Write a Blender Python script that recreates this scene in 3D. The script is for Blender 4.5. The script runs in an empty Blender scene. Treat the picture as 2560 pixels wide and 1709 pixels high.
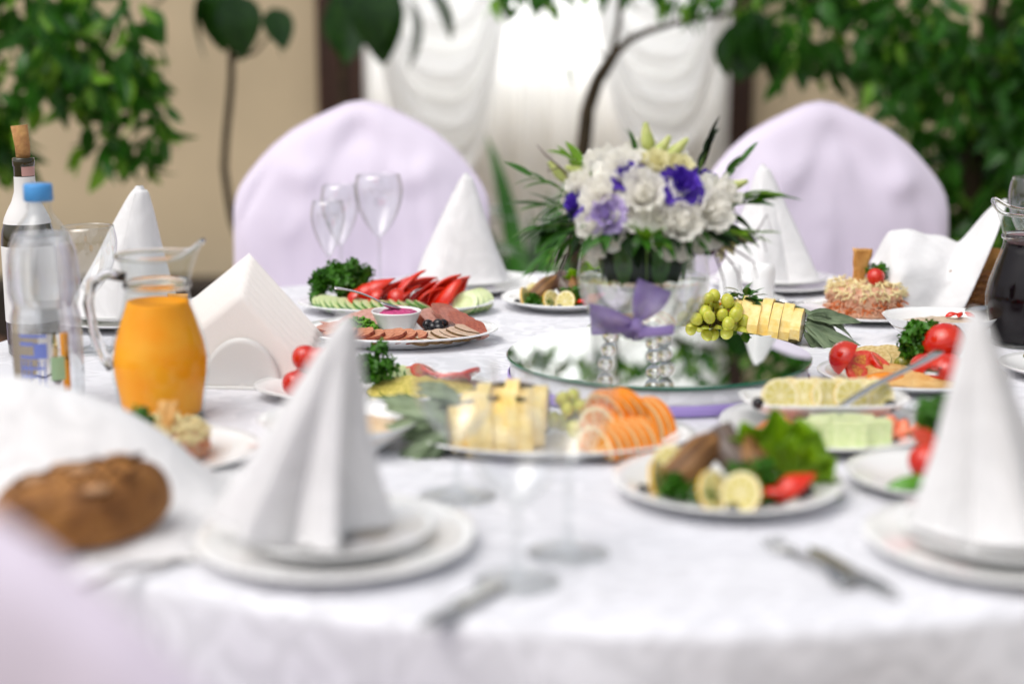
import bpy, math, random
from mathutils import Vector, Matrix, Euler, noise

R = random.Random(7)
pi = math.pi
sc = bpy.context.scene
col = sc.collection

# ------------------------------------------------------------------ camera, world, sun, exposure
cam_d = bpy.data.cameras.new('camera'); cam = bpy.data.objects.new('camera', cam_d); col.objects.link(cam)
cam.location = (0, 0, 1.20); cam.rotation_euler = (math.radians(90 - 11.215), 0, 0)
cam_d.lens = 53.64; cam_d.sensor_width = 36; cam_d.clip_start = 0.05; cam_d.clip_end = 300
cam_d.dof.use_dof = True; cam_d.dof.focus_distance = 2.20; cam_d.dof.aperture_fstop = 1.6
sc.camera = cam

SUN_EL, SUN_AZ = 60.0, -128.0           # azimuth from +Y (the wall side), negative = towards the left
w = bpy.data.worlds.new('World'); sc.world = w; w.use_nodes = True
nt = w.node_tree; bg = nt.nodes['Background']
sky = nt.nodes.new('ShaderNodeTexSky'); sky.sky_type = 'NISHITA'; sky.sun_disc = False
sky.sun_elevation = math.radians(SUN_EL); sky.sun_rotation = math.radians(SUN_AZ)
sky.air_density = 1.0; sky.dust_density = 4.0; sky.ozone_density = 1.0
hs = nt.nodes.new('ShaderNodeHueSaturation'); hs.inputs['Saturation'].default_value = 0.30
nt.links.new(sky.outputs[0], hs.inputs['Color']); nt.links.new(hs.outputs[0], bg.inputs[0])
bg.inputs[1].default_value = 0.15
sun_d = bpy.data.lights.new('sun', 'SUN'); sun_d.energy = 1.1; sun_d.angle = math.radians(60); sun_d.color = (1, .96, .91)
sun = bpy.data.objects.new('sun', sun_d); col.objects.link(sun)
sv = Vector((math.sin(math.radians(SUN_AZ)) * math.cos(math.radians(SUN_EL)), math.cos(math.radians(SUN_AZ)) * math.cos(math.radians(SUN_EL)), math.sin(math.radians(SUN_EL))))
sun.rotation_euler = sv.to_track_quat('Z', 'Y').to_euler(); sun.location = (-4, -3, 8)

sc.view_settings.view_transform = 'Standard'; sc.view_settings.look = 'None'; sc.view_settings.gamma = 1
sc.view_settings.use_curve_mapping = False; sc.view_settings.exposure = 0.13
sc.render.engine = 'CYCLES'
cy = sc.cycles; cy.use_denoising = True; cy.max_bounces = 10; cy.transmission_bounces = 10; cy.transparent_max_bounces = 24
cy.caustics_reflective = False; cy.caustics_refractive = False; cy.sample_clamp_indirect = 6

# ------------------------------------------------------------------ helpers
def C(h):
    h = h.lstrip('#'); v = [int(h[i:i+2], 16) / 255 for i in (0, 2, 4)]
    return tuple(((c / 12.92) if c <= .04045 else ((c + .055) / 1.055) ** 2.4) for c in v) + (1,)

MATS = {}
def mat(name, hexc, rough=.5, var=0, vscale=8, bump=0, bscale=40, sss=0, spec=.5, metal=0, trans=0, ior=1.45, hex2=None, coat=0, sheen=0, translucent=0, rad=.01):
    if name in MATS: return MATS[name]
    m = bpy.data.materials.new(name); m.use_nodes = True; MATS[name] = m
    n = m.node_tree; b = n.nodes['Principled BSDF']; L = n.links.new
    c = C(hexc); b.inputs['Base Color'].default_value = c
    b.inputs['Roughness'].default_value = rough; b.inputs['Specular IOR Level'].default_value = spec
    b.inputs['Metallic'].default_value = metal; b.inputs['IOR'].default_value = ior
    b.inputs['Transmission Weight'].default_value = trans; b.inputs['Coat Weight'].default_value = coat
    b.inputs['Sheen Weight'].default_value = sheen
    if sss: b.inputs['Subsurface Weight'].default_value = sss; b.inputs['Subsurface Radius'].default_value = (1, .5, .3); b.inputs['Subsurface Scale'].default_value = rad
    tc = None
    if var or bump:
        tc = n.nodes.new('ShaderNodeTexCoord')
    if var:
        nz = n.nodes.new('ShaderNodeTexNoise'); nz.inputs['Scale'].default_value = vscale; nz.inputs['Detail'].default_value = 4
        L(tc.outputs['Object'], nz.inputs['Vector'])
        rp = n.nodes.new('ShaderNodeMapRange'); rp.inputs[1].default_value = .32; rp.inputs[2].default_value = .68
        L(nz.outputs['Fac'], rp.inputs[0])
        mx = n.nodes.new('ShaderNodeMix'); mx.data_type = 'RGBA'
        c2 = C(hex2) if hex2 else tuple(max(0, x * (1 - var)) for x in c[:3]) + (1,)
        c1 = c if hex2 else tuple(min(1, x * (1 + var * .5)) for x in c[:3]) + (1,)
        mx.inputs[6].default_value = c1; mx.inputs[7].default_value = c2
        L(rp.outputs[0], mx.inputs[0]); L(mx.outputs[2], b.inputs['Base Color'])
    if bump:
        nb = n.nodes.new('ShaderNodeTexNoise'); nb.inputs['Scale'].default_value = bscale; nb.inputs['Detail'].default_value = 5
        L(tc.outputs['Object'], nb.inputs['Vector'])
        bp = n.nodes.new('ShaderNodeBump'); bp.inputs['Strength'].default_value = bump; bp.inputs['Distance'].default_value = .01
        L(nb.outputs['Fac'], bp.inputs['Height']); L(bp.outputs[0], b.inputs['Normal'])
    if translucent:
        tl = n.nodes.new('ShaderNodeBsdfTranslucent'); tl.inputs[0].default_value = c
        ms = n.nodes.new('ShaderNodeMixShader'); ms.inputs[0].default_value = translucent
        src = b.inputs['Base Color'].links
        if src: L(src[0].from_socket, tl.inputs[0])
        L(b.outputs[0], ms.inputs[1]); L(tl.outputs[0], ms.inputs[2]); L(ms.outputs[0], n.nodes['Material Output'].inputs[0])
    return m

def thin_glass(name, tint='ffffff', base=.04, gain=1.0):
    if name in MATS: return MATS[name]
    m = bpy.data.materials.new(name); m.use_nodes = True; MATS[name] = m
    n = m.node_tree; n.nodes.remove(n.nodes['Principled BSDF']); L = n.links.new
    t = n.nodes.new('ShaderNodeBsdfTransparent'); t.inputs[0].default_value = C(tint)
    g = n.nodes.new('ShaderNodeBsdfGlossy'); g.inputs['Roughness'].default_value = .02
    f = n.nodes.new('ShaderNodeLayerWeight'); f.inputs[0].default_value = .5      # Schlick curve on the facing angle, the same from both sides
    p5 = n.nodes.new('ShaderNodeMath'); p5.operation = 'POWER'; p5.inputs[1].default_value = 4.0; L(f.outputs['Facing'], p5.inputs[0])
    k = n.nodes.new('ShaderNodeMath'); k.operation = 'MULTIPLY_ADD'; k.inputs[1].default_value = .75 * gain; k.inputs[2].default_value = base; k.use_clamp = True
    mx = n.nodes.new('ShaderNodeMixShader')
    L(p5.outputs[0], k.inputs[0]); L(k.outputs[0], mx.inputs[0]); L(t.outputs[0], mx.inputs[1]); L(g.outputs[0], mx.inputs[2])
    L(mx.outputs[0], n.nodes['Material Output'].inputs[0])
    return m

class MB:
    def __init__(s): s.v = []; s.f = []; s.m = []
    def face(s, idx, mi=0): s.f.append(idx); s.m.append(mi)
    def grid(s, fn, nu, nv, cu=False, cv=False, mi=0):
        b = len(s.v); mu = nu if cu else nu + 1; mv = nv if cv else nv + 1
        for j in range(mv):
            for i in range(mu): s.v.append(tuple(fn(i / nu, j / nv)))
        for j in range(nv):
            for i in range(nu):
                i2 = (i + 1) % mu; j2 = (j + 1) % mv
                s.face((b + j*mu + i, b + j*mu + i2, b + j2*mu + i2, b + j2*mu + i), mi)
        return s
    def lathe(s, prof, seg=32, c=(0, 0, 0), sx=1, sy=1, mi=0, wob=None):
        n = len(prof) - 1
        def fn(u, v):
            r, z = prof[min(n, int(round(v * n)))]; a = 2 * pi * u
            if wob: r *= wob(a, z)
            return (c[0] + max(r, 1e-5) * math.cos(a) * sx, c[1] + max(r, 1e-5) * math.sin(a) * sy, c[2] + z)
        return s.grid(fn, seg, n, cu=True, mi=mi)
    def tube(s, pts, rad, seg=8, mi=0, cap=True):
        pts = [Vector(p) for p in pts]; n = len(pts)
        rr = rad if isinstance(rad, (list, tuple)) else [rad] * n
        b = len(s.v); up = Vector((.13, .21, .97))
        for i, p in enumerate(pts):
            t = (pts[min(i+1, n-1)] - pts[max(i-1, 0)]).normalized()
            x = t.cross(up)
            if x.length < 1e-3: x = t.cross(Vector((1, 0, 0)))
            x.normalize(); y = t.cross(x)
            for k in range(seg):
                a = 2 * pi * k / seg; s.v.append(tuple(p + (x * math.cos(a) + y * math.sin(a)) * rr[i]))
        for i in range(n - 1):
            for k in range(seg):
                k2 = (k + 1) % seg
                s.face((b + i*seg + k, b + i*seg + k2, b + (i+1)*seg + k2, b + (i+1)*seg + k), mi)
        if cap:
            s.face(tuple(b + k for k in range(seg))[::-1], mi); s.face(tuple(b + (n-1)*seg + k for k in range(seg)), mi)
        return s
    def ell(s, c, r, nu=14, nv=8, de=None, mi=0):
        def fn(u, v):
            a = 2*pi*u; t = pi * (v * .998 + .001); p = Vector((math.sin(t)*math.cos(a), math.sin(t)*math.sin(a), -math.cos(t)))
            k = de(p) if de else 1
            return (c[0] + p.x*r[0]*k, c[1] + p.y*r[1]*k, c[2] + p.z*r[2]*k)
        return s.grid(fn, nu, nv, cu=True, mi=mi)
    def shell(s, fn, nu, nv, th, mi=0, me=None):
        """closed sheet of thickness th around fn(u,v)"""
        e = 1e-3; P = {}; N = {}
        for j in range(nv + 1):
            for i in range(nu + 1):
                u, v = i/nu, j/nv; p = Vector(fn(u, v))
                du = Vector(fn(min(1, u+e), v)) - Vector(fn(max(0, u-e), v)); dv = Vector(fn(u, min(1, v+e))) - Vector(fn(u, max(0, v-e)))
                nn = du.cross(dv)
                N[i, j] = nn.normalized() if nn.length > 1e-12 else Vector((0, 0, 1)); P[i, j] = p
        b = len(s.v); w_ = nu + 1; off = w_ * (nv + 1)
        for sg in (1, -1):
            for j in range(nv + 1):
                for i in range(nu + 1): s.v.append(tuple(P[i, j] + N[i, j] * th * .5 * sg))
        for j in range(nv):
            for i in range(nu):
                q = (b + j*w_ + i, b + j*w_ + i + 1, b + (j+1)*w_ + i + 1, b + (j+1)*w_ + i)
                s.face(q, mi); s.face(tuple(x + off for x in q)[::-1], mi)
        me = mi if me is None else me
        for i in range(nu):
            for j, d in ((0, 1), (nv, -1)):
                q = (b + j*w_ + i, b + off + j*w_ + i, b + off + j*w_ + i + 1, b + j*w_ + i + 1)[::d]; s.face(q, me)
        for j in range(nv):
            for i, d in ((0, -1), (nu, 1)):
                q = (b + j*w_ + i, b + off + j*w_ + i, b + off + (j+1)*w_ + i, b + (j+1)*w_ + i)[::d]; s.face(q, me)
        return s
    def box(s, c, d, mi=0, bev=0, M=None):
        b = len(s.v); x, y, z = d[0]/2, d[1]/2, d[2]/2
        if not bev:
            pts = [(-x,-y,-z),(x,-y,-z),(x,y,-z),(-x,y,-z),(-x,-y,z),(x,-y,z),(x,y,z),(-x,y,z)]
            fs = [(3,2,1,0),(4,5,6,7),(0,1,5,4),(1,2,6,5),(2,3,7,6),(3,0,4,7)]
        else:
            pts = []; e = bev
            for zz, k in ((-z, e), (-z+e, 0), (z-e, 0), (z, e)):
                for px, py in ((-x+k+e,-y+k),(x-k-e,-y+k),(x-k,-y+k+e),(x-k,y-k-e),(x-k-e,y-k),(-x+k+e,y-k),(-x+k,y-k-e),(-x+k,-y+k+e)): pts.append((px, py, zz))
            fs = [tuple(range(8))[::-1], tuple(range(24, 32))]
            for r in range(3):
                for k in range(8): fs.append((r*8+k, r*8+(k+1)%8, (r+1)*8+(k+1)%8, (r+1)*8+k))
        for p in pts:
            p = Vector(p)
            if M: p = M @ p
            s.v.append((p.x + c[0], p.y + c[1], p.z + c[2]))
        for q in fs: s.face(tuple(b + i for i in q), mi)
        return s
    def mesh(s, name, mats, smooth=True):
        me = bpy.data.meshes.new(name); me.from_pydata(s.v, [], s.f)
        ms = mats if isinstance(mats, (list, tuple)) else [mats]
        for m in ms: me.materials.append(m)
        if len(ms) > 1: me.polygons.foreach_set('material_index', s.m)
        if smooth: me.polygons.foreach_set('use_smooth', [True] * len(s.f))
        me.update(); return me
    def build(s, name, mats, parent=None, loc=None, rot=None, smooth=True):
        return put(s.mesh(name, mats, smooth), name, parent, loc, rot)

def put(me, name, parent=None, loc=None, rot=None, scale=None):
    o = bpy.data.objects.new(name, me); col.objects.link(o)
    if parent: o.parent = parent
    if loc is not None: o.location = loc
    if rot is not None: o.rotation_euler = rot
    if scale is not None: o.scale = (scale,)*3 if isinstance(scale, (int, float)) else scale
    return o
def tag(o, label=None, cat=None, group=None, kind=None):
    if label: o['label'] = label
    if cat: o['category'] = cat
    if group: o['group'] = group
    if kind: o['kind'] = kind
    return o
def thing(name, label, cat, loc=(0, 0, 0), rot=None, group=None):
    o = put(None, name, None, loc, rot); o.empty_display_size = .05
    return tag(o, label, cat, group)
def aim(d, roll=0):
    """euler whose local Z points along d"""
    q = Vector(d).to_track_quat('Z', 'Y'); return (q @ Euler((0, 0, roll)).to_quaternion()).to_euler()
def sm(a, b, x):
    t = max(0, min(1, (x - a) / (b - a))); return t*t*(3-2*t)
def nz(x, y, z=0): return noise.noise(Vector((x, y, z)))

TZ = 0.75   # top of the tablecloth

# ------------------------------------------------------------------ materials
m_cloth = None
def damask(name, hexc, scale, amount, rough=.75, folds=0):
    m = bpy.data.materials.new(name); m.use_nodes = True; n = m.node_tree; L = n.links.new; b = n.nodes['Principled BSDF']
    tc = n.nodes.new('ShaderNodeTexCoord')
    nw = n.nodes.new('ShaderNodeTexNoise'); nw.inputs['Scale'].default_value = scale * .6; nw.inputs['Detail'].default_value = 2
    L(tc.outputs['Object'], nw.inputs['Vector'])
    ad = n.nodes.new('ShaderNodeMix'); ad.data_type = 'RGBA'; ad.inputs[0].default_value = .12
    L(tc.outputs['Object'], ad.inputs[6]); L(nw.outputs['Color'], ad.inputs[7])
    vo = n.nodes.new('ShaderNodeTexVoronoi'); vo.feature = 'SMOOTH_F1'; vo.inputs['Scale'].default_value = scale; L(ad.outputs[2], vo.inputs['Vector'])
    wv = n.nodes.new('ShaderNodeMath'); wv.operation = 'SINE'; mu = n.nodes.new('ShaderNodeMath'); mu.operation = 'MULTIPLY'; mu.inputs[1].default_value = 22
    L(vo.outputs['Distance'], mu.inputs[0]); L(mu.outputs[0], wv.inputs[0])
    mr = n.nodes.new('ShaderNodeMapRange'); mr.interpolation_type = 'SMOOTHSTEP'; mr.inputs[1].default_value = -.15; mr.inputs[2].default_value = .25; L(wv.outputs[0], mr.inputs[0])
    mx = n.nodes.new('ShaderNodeMix'); mx.data_type = 'RGBA'; c = C(hexc); mx.inputs[6].default_value = tuple(x*(1-amount) for x in c[:3]) + (1,); mx.inputs[7].default_value = c
    L(mr.outputs[0], mx.inputs[0]); L(mx.outputs[2], b.inputs['Base Color'])
    rr = n.nodes.new('ShaderNodeMapRange'); rr.inputs[3].default_value = rough; rr.inputs[4].default_value = rough - .3; L(mr.outputs[0], rr.inputs[0]); L(rr.outputs[0], b.inputs['Roughness'])
    n2 = n.nodes.new('ShaderNodeTexNoise'); n2.inputs['Scale'].default_value = 900; L(tc.outputs['Object'], n2.inputs['Vector'])
    bp = n.nodes.new('ShaderNodeBump'); bp.inputs['Strength'].default_value = .12; bp.inputs['Distance'].default_value = .002; L(n2.outputs['Fac'], bp.inputs['Height'])
    n3 = n.nodes.new('ShaderNodeTexNoise'); n3.inputs['Scale'].default_value = 9; n3.inputs['Detail'].default_value = 3; n3.inputs['Distortion'].default_value = 1.2; L(tc.outputs['Object'], n3.inputs['Vector'])
    b2 = n.nodes.new('ShaderNodeBump'); b2.inputs['Strength'].default_value = .25; b2.inputs['Distance'].default_value = .02; L(n3.outputs['Fac'], b2.inputs['Height']); L(bp.outputs[0], b2.inputs['Normal']); L(b2.outputs[0], b.inputs['Normal'])
    b.inputs['Sheen Weight'].default_value = .1; MATS[name] = m
    return m
m_cloth = damask('white_damask', 'e9e9ee', 19, .12)
m_nap = damask('napkin_damask', 'e6e5e5', 18, .035, .8)
m_china = mat('white_china', 'efefee', .12, coat=.3)
m_china_edge = mat('china_edge', 'dfe6e2', .15)
m_glass = thin_glass('clear_glass', 'fdfefe', .15, 1.2)
m_glass_thick = thin_glass('jug_glass', 'f8faf9', .03, .8)
m_glass_foot = thin_glass('glass_foot', 'fcfdfd', .10, .5)
m_pet = thin_glass('bottle_plastic', 'fafcfd', .07, 1.3)
m_water = mat('water', 'ffffff', 0.0, trans=1, ior=1.33)
m_solid_glass = mat('solid_glass', 'ffffff', 0.0, trans=1, ior=1.48)
m_steel = mat('steel', 'c9c9c8', .18, metal=1)
m_lilac = mat('lilac_satin', 'e0d6e7', .55, var=.04, vscale=3, sheen=.3, bump=.05, bscale=300)
m_tom = mat('tomato_skin', 'c4160f', .12, var=.18, vscale=3, hex2='d23413', sss=.15, coat=.4)
m_tomflesh = mat('tomato_flesh', 'd2392c', .25, var=.2, vscale=6, hex2='e26a50', sss=.2)
m_gel = mat('tomato_gel', 'b9301c', .1, var=.3, vscale=9, hex2='d99a3a', coat=.5)
m_pepper = mat('red_pepper', 'd01c10', .18, var=.15, vscale=3, hex2='e03a16', coat=.3)
m_pepflesh = mat('pepper_flesh', 'e2562c', .3, var=.15)
m_cucskin = mat('cucumber_skin', '3a6e28', .3, var=.3, vscale=6, hex2='5f8f3a')
m_cuc = mat('cucumber_flesh', 'c9d99a', .3, var=.2, vscale=6, hex2='e3e9bd', sss=.2)
m_cuc2 = mat('cucumber_core', 'd9e0b0', .25, var=.3, vscale=12, hex2='b9cb82')
m_pars = mat('parsley_leaf', '4f8f1c', .4, var=.4, vscale=45, hex2='2a5a10', translucent=.3)
m_pars2 = mat('parsley_stem', '6f9a3c', .4)
m_lett = mat('lettuce_leaf', '9cc41a', .4, var=.3, vscale=30, hex2='6c9a12', translucent=.4)
m_olive = mat('black_olive', '0d0a10', .15, coat=.3)
m_lemon = mat('lemon_peel', 'e7b62a', .3, bump=.1, bscale=40)
m_pith = mat('citrus_pith', 'f0e4b8', .5)
m_lemflesh = mat('lemon_flesh', 'e9d47c', .2, var=.15, vscale=9, sss=.3)
m_orpeel = mat('orange_peel', 'f58a08', .3, bump=.12, bscale=40, var=.08, vscale=4)
m_orflesh = mat('orange_flesh', 'f59a1c', .2, var=.2, vscale=10, hex2='e58010', sss=.3)
m_pine = mat('pineapple_flesh', 'f7e2a0', .3, var=.25, vscale=90, hex2='efcc6c')
m_pinerind = mat('pineapple_rind', '5b4a1c', .6, var=.5, vscale=60, hex2='2f3013', bump=.5, bscale=120)
m_pineleaf = mat('pineapple_leaf', '8a9a78', .45, var=.4, vscale=5, hex2='4e6243')
m_grape = mat('green_grape', 'b9bd3a', .15, var=.15, vscale=3, hex2='cfcf5e', sss=.5, rad=.01)
m_twig = mat('grape_twig', '4a3a1c', .6)
m_bread = mat('brown_bread', 'a87236', .65, var=.35, vscale=34, hex2='6e4216', bump=.6, bscale=110)
m_bread2 = mat('bread_dust', 'b98f68', .8, var=.3, vscale=50)
m_toast = mat('toast', 'e3b06a', .5, var=.35, vscale=40, hex2='c98a40', bump=.3, bscale=150)
m_pork = mat('roast_pork', 'd9bfa6', .45, var=.15, vscale=5, hex2='c9a58c', sss=.15)
m_crust = mat('spice_crust', '5a4226', .7, var=.6, vscale=14, hex2='8a6c40', bump=.5, bscale=25)
m_ham = mat('pink_ham', 'd3a596', .4, var=.3, vscale=5, hex2='b98274', sss=.15)
m_hamrind = mat('smoked_rind', '7d3220', .35, var=.4, vscale=5, hex2='a2543a')
m_sausage = mat('smoked_slice', 'b2623f', .4, var=.4, vscale=5, hex2='d29676', sss=.1)
m_beet = mat('beet_horseradish', 'd24a86', .4, var=.2, vscale=150, bump=.6, bscale=250)
m_onion = mat('chopped_onion', '79b02c', .35, var=.4, vscale=120, hex2='3f7a18')
m_fish = mat('grilled_fish', 'a3743f', .4, var=.5, vscale=35, hex2='54351c', bump=.4, bscale=90)
m_fishskin = mat('fish_skin', '473a36', .3, var=.5, vscale=40, hex2='7d6a5c')
m_cutlet = mat('fried_batter', 'e2bb7c', .6, var=.3, vscale=45, hex2='d29c52', bump=.7, bscale=90)
m_zuc = mat('fried_zucchini', 'dcc790', .4, var=.35, vscale=6, hex2='b8974e')
m_pickle = mat('pickled_gherkin', '8a8a2a', .2, var=.4, vscale=60, hex2='5f6618', coat=.4)
m_sauce = mat('cream_sauce', 'ddb78a', .35, var=.2, vscale=40, hex2='e6cda8', bump=.4, bscale=50)
m_salmon = mat('salmon_slice', 'e5714a', .3, var=.2, vscale=5, hex2='ef9674', sss=.2)
m_carrot = mat('carrot_shred', 'd9702a', .4, var=.2)
m_cheese = mat('cheese_shred', 'efdfa8', .5, var=.1)
m_crab = mat('pale_shred', 'e3c3a4', .45, var=.2, vscale=100, hex2='cf8f70')
m_wicker = mat('wicker', 'a06a32', .5, var=.4, vscale=50, hex2='6f4218')
m_paper = mat('paper_napkin', 'f4f0ec', .9, bump=.1, bscale=400)
m_wpetal = mat('white_petal', 'fdfbf4', .6, translucent=.42)
m_cpetal = mat('cream_petal', 'f4efc4', .6, translucent=.4)
m_ppetal = mat('purple_petal', '4a22a8', .5, var=.35, vscale=4, hex2='6a48c8', translucent=.2)
m_lpetal = mat('pale_purple_petal', 'a78fd2', .5, var=.3, vscale=4, hex2='cdbfe6', translucent=.2)
m_bud = mat('flower_bud', 'cdd08a', .45, var=.3, vscale=60, hex2='a9b95c')
m_leafg = mat('ruscus_leaf', '437e22', .3, var=.35, vscale=3, hex2='234a14', translucent=.15)
m_leafl = mat('fresh_leaf', '7fa62a', .35, var=.3, vscale=3, hex2='56861c', translucent=.3)
m_leafd = mat('dark_leaf', '152c0e', .6, spec=.15, var=.4, vscale=3, hex2='0b1d08')
m_stem = mat('flower_stem', '6b8d3a', .45)
m_purpleaf = mat('purple_blade', '4a2f40', .4)
m_organza = mat('organza', 'a68bd8', .5, translucent=.4, var=.25, vscale=40, hex2='c2b2e4')
m_ribbon = mat('lilac_ribbon', 'a48fd0', .4)
m_wood = mat('dark_wood', '3a2115', .6, var=.4, vscale=12, bump=.2, bscale=60)
m_bark = mat('tree_bark', '4e3f2a', .85, var=.4, vscale=25, hex2='2e2416', bump=.6, bscale=80)
m_fic = mat('ficus_leaf', '468528', .22, var=.5, vscale=3, hex2='235216', translucent=.45)
m_fic2 = mat('young_ficus_leaf', '7fb534', .35, var=.3, vscale=3, translucent=.4)
m_rub = mat('rubber_leaf', '173a10', .25, var=.4, vscale=8, hex2='2c5316', translucent=.2)
m_pot = mat('clay_pot', '6b4630', .8, var=.2)
m_soil = mat('soil', '2a1d12', .95, var=.4, vscale=30)
m_sheer = mat('sheer_curtain', 'f4f4f3', .9, translucent=.5)
def see_through(m, k):                      # open weave: part of the light passes straight between the threads
    n = m.node_tree; out = n.nodes['Material Output']; src = out.inputs[0].links[0].from_socket
    t = n.nodes.new('ShaderNodeBsdfTransparent'); ms = n.nodes.new('ShaderNodeMixShader'); ms.inputs[0].default_value = k
    n.links.new(src, ms.inputs[1]); n.links.new(t.outputs[0], ms.inputs[2]); n.links.new(ms.outputs[0], out.inputs[0])
see_through(m_sheer, .08)
m_pane = bpy.data.materials.new('emissive_window_pane'); m_pane.use_nodes = True       # glow added to the pane in place of daylight, to backlight the curtains
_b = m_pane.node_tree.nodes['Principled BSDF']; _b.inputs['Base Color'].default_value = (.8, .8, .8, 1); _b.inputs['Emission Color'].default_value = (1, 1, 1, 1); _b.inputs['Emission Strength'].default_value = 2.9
m_swag = mat('swag_fabric', 'fafafa', .9, translucent=.55)
m_orange = mat('orange_juice', 'ff9a06', .6, spec=.02, var=.2, vscale=22, hex2='ffb030')
m_dark = mat('dark_juice', '0c0206', .3, spec=.1)
m_foam = mat('juice_foam', '8a6a70', .6, var=.3, vscale=150)
m_blue = mat('blue_cap', '4f9bdc', .35)
m_cork = mat('cork', 'c79a5e', .85, var=.4, vscale=60, hex2='a8744a', bump=.4, bscale=150)
m_bottle = mat('dark_bottle', '2e280c', .06, coat=.5)
m_label = mat('bottle_label', 'e6e4e2', .6)
m_foil = mat('pink_foil', 'c79a92', .4)
m_inkblue = mat('label_ink', '6d7cc0', .5)
m_inkgreen = mat('label_green', '9fbf96', .5)

def streak(m, sx, sy, sz):                 # stretch a material's noise into streaks
    n = m.node_tree; tc = next(k for k in n.nodes if k.type == 'TEX_COORD'); mp = n.nodes.new('ShaderNodeMapping'); mp.inputs['Scale'].default_value = (sx, sy, sz)
    for l in list(n.links):
        if l.from_node == tc: n.links.new(tc.outputs['Object'], mp.inputs[0]); n.links.new(mp.outputs[0], l.to_socket)
streak(m_fish, .5, 4.5, .6); streak(m_fishskin, .5, 3.5, .6); streak(m_pineleaf, 2.5, .4, 1); streak(m_wood, 3, 3, .3)
see_through(m_organza, .35); see_through(m_water, .45)
# ------------------------------------------------------------------ the setting
def floor():
    m = mat('stone_floor', '8d7f6c', .7, var=.25, vscale=3, bump=.2, bscale=30)
    o = MB().grid(lambda u, v: (-60 + 120*u, -60 + 120*v, 0), 24, 24).build('floor', m, smooth=False)
    tag(o, 'beige stone floor under the table and chairs', kind='structure')
floor()
WY = 6.0
m_wall = mat('plaster', 'd2bf9f', .9, var=.1, vscale=2.2, bump=.15, bscale=45)
def walls():
    # beige wall left and right of the window bay, sill wall below and lintel above the window
    for nm, x0, x1, z0, z1, lb in (('wall', -7, -.75, 0, 3.1, 'plain beige plaster wall behind the leafy ficus and wine bottle'),
                                   ('wall', .93, 7, 0, 3.1, 'plain beige plaster wall behind the dense ficus and bread basket'),
                                   ('window_sill_wall', -.55, .80, 0, .98, 'low wall below the curtained window'),
                                   ('window_lintel', -.55, .80, 2.75, 3.1, 'plaster lintel above the curtained window')):
        mb = MB(); mb.box(((x0+x1)/2, WY + .1, (z0+z1)/2), (x1-x0, .2, z1-z0), bev=.006)
        tag(mb.build(nm, m_wall, smooth=False), lb, 'wall')
    for x0, x1, lb in ((-.75, -.55, 'dark brown wooden post beside the curtain, nearer the wine bottle wall'), (.80, .93, 'dark brown wooden post beside the curtain, behind the forked tree')):
        t = thing('wooden_post', lb, 'post', ((x0+x1)/2, WY + .07, 0), group='posts framing the window')
        MB().box((0, 0, 1.55), (x1-x0-.004, .28, 3.1), bev=.012).build('shaft', m_wood, t, smooth=False)
        MB().box((0, -.01, .16), (x1-x0+.05, .34, .32), bev=.012).build('plinth', m_wood, t, smooth=False)
    for x0, x1, lb in ((-6.9, -.79, 'low dark kerb along the foot of the wall behind the thin trunk'), (.97, 6.9, 'low dark kerb along the foot of the wall behind the dense ficus')):
        MB2 = MB().box(((x0+x1)/2, WY - .13, .14), (x1-x0, .24, .28), bev=.01)
        tag(MB2.build('kerb', mat('kerb_stone', '2b2119', .7, var=.3), smooth=False), lb, 'kerb')
    t = thing('window', 'white framed window behind the swagged sheer curtains', 'window', (.125, WY + .12, .98))
    wf = mat('window_paint', 'd8d6d0', .5)
    for x in (-.66, 0, .66): MB().box((x, 0, .885), (.05, .06, 1.768), bev=.006).build('frame', wf, t, smooth=False)
    for z in (.03, 1.74): MB().box((0, 0, z), (1.262, .055, .055), bev=.006).build('rail', wf, t, smooth=False)
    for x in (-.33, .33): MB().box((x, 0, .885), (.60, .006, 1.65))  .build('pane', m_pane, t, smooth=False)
walls()

def curtains():
    # long vertical sheers hanging behind the swags
    for x0, x1, ph, lb in ((-.56, -.12, 0, 'straight white sheer curtain hanging beside the dark post, behind the covered chair'), (-.12, .30, 2, 'straight white sheer curtain hanging between the two swags'), (.30, .82, 4, 'straight white sheer curtain hanging behind the forked tree')):
        def fn(u, v, x0=x0, x1=x1, ph=ph):
            x = x0 + (x1-x0)*u; z = 2.78 - 2.74*v
            k = (x1-x0) * 28
            return (x, 5.84 + .022*math.sin(u*k*1.7 + ph + .8*nz(u*6, v*1.5, ph)) + .012*nz(u*14, v*2, ph), z)
        o = MB().grid(fn, 110, 26).build('sheer_curtain', m_sheer); tag(o, lb, 'curtain', 'sheer curtains at the window')
    for x0, x1, zl, lb in ((-.59, .06, .66, 'white draped swag of sheer fabric above the lilac chair with wine glasses before it'), (.23, .86, .74, 'white draped swag of sheer fabric behind the forked tree')):
        def fn(u, v, x0=x0, x1=x1, zl=zl):
            c = 1 - abs(2*u - 1) ** 3.0
            z = (2.4 - .25*v)*(1-c) + (2.2 - (2.2-zl)*v)*c
            fold = math.sin(v*2*pi*8.5 + .9*math.sin(u*5) + 1.5*nz(u*2, v*3, x0))
            y = 5.72 - .085*c**.6*(.3 + .7*fold) - .02 * nz(u*3, v*4, 3)
            return (x0 + (x1-x0)*u + .01*nz(u*3, v*5, 9), y, z)
        o = MB().grid(fn, 40, 120).build('curtain_swag', m_swag); tag(o, lb, 'curtain', 'curtain swags at the window')
curtains()

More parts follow.
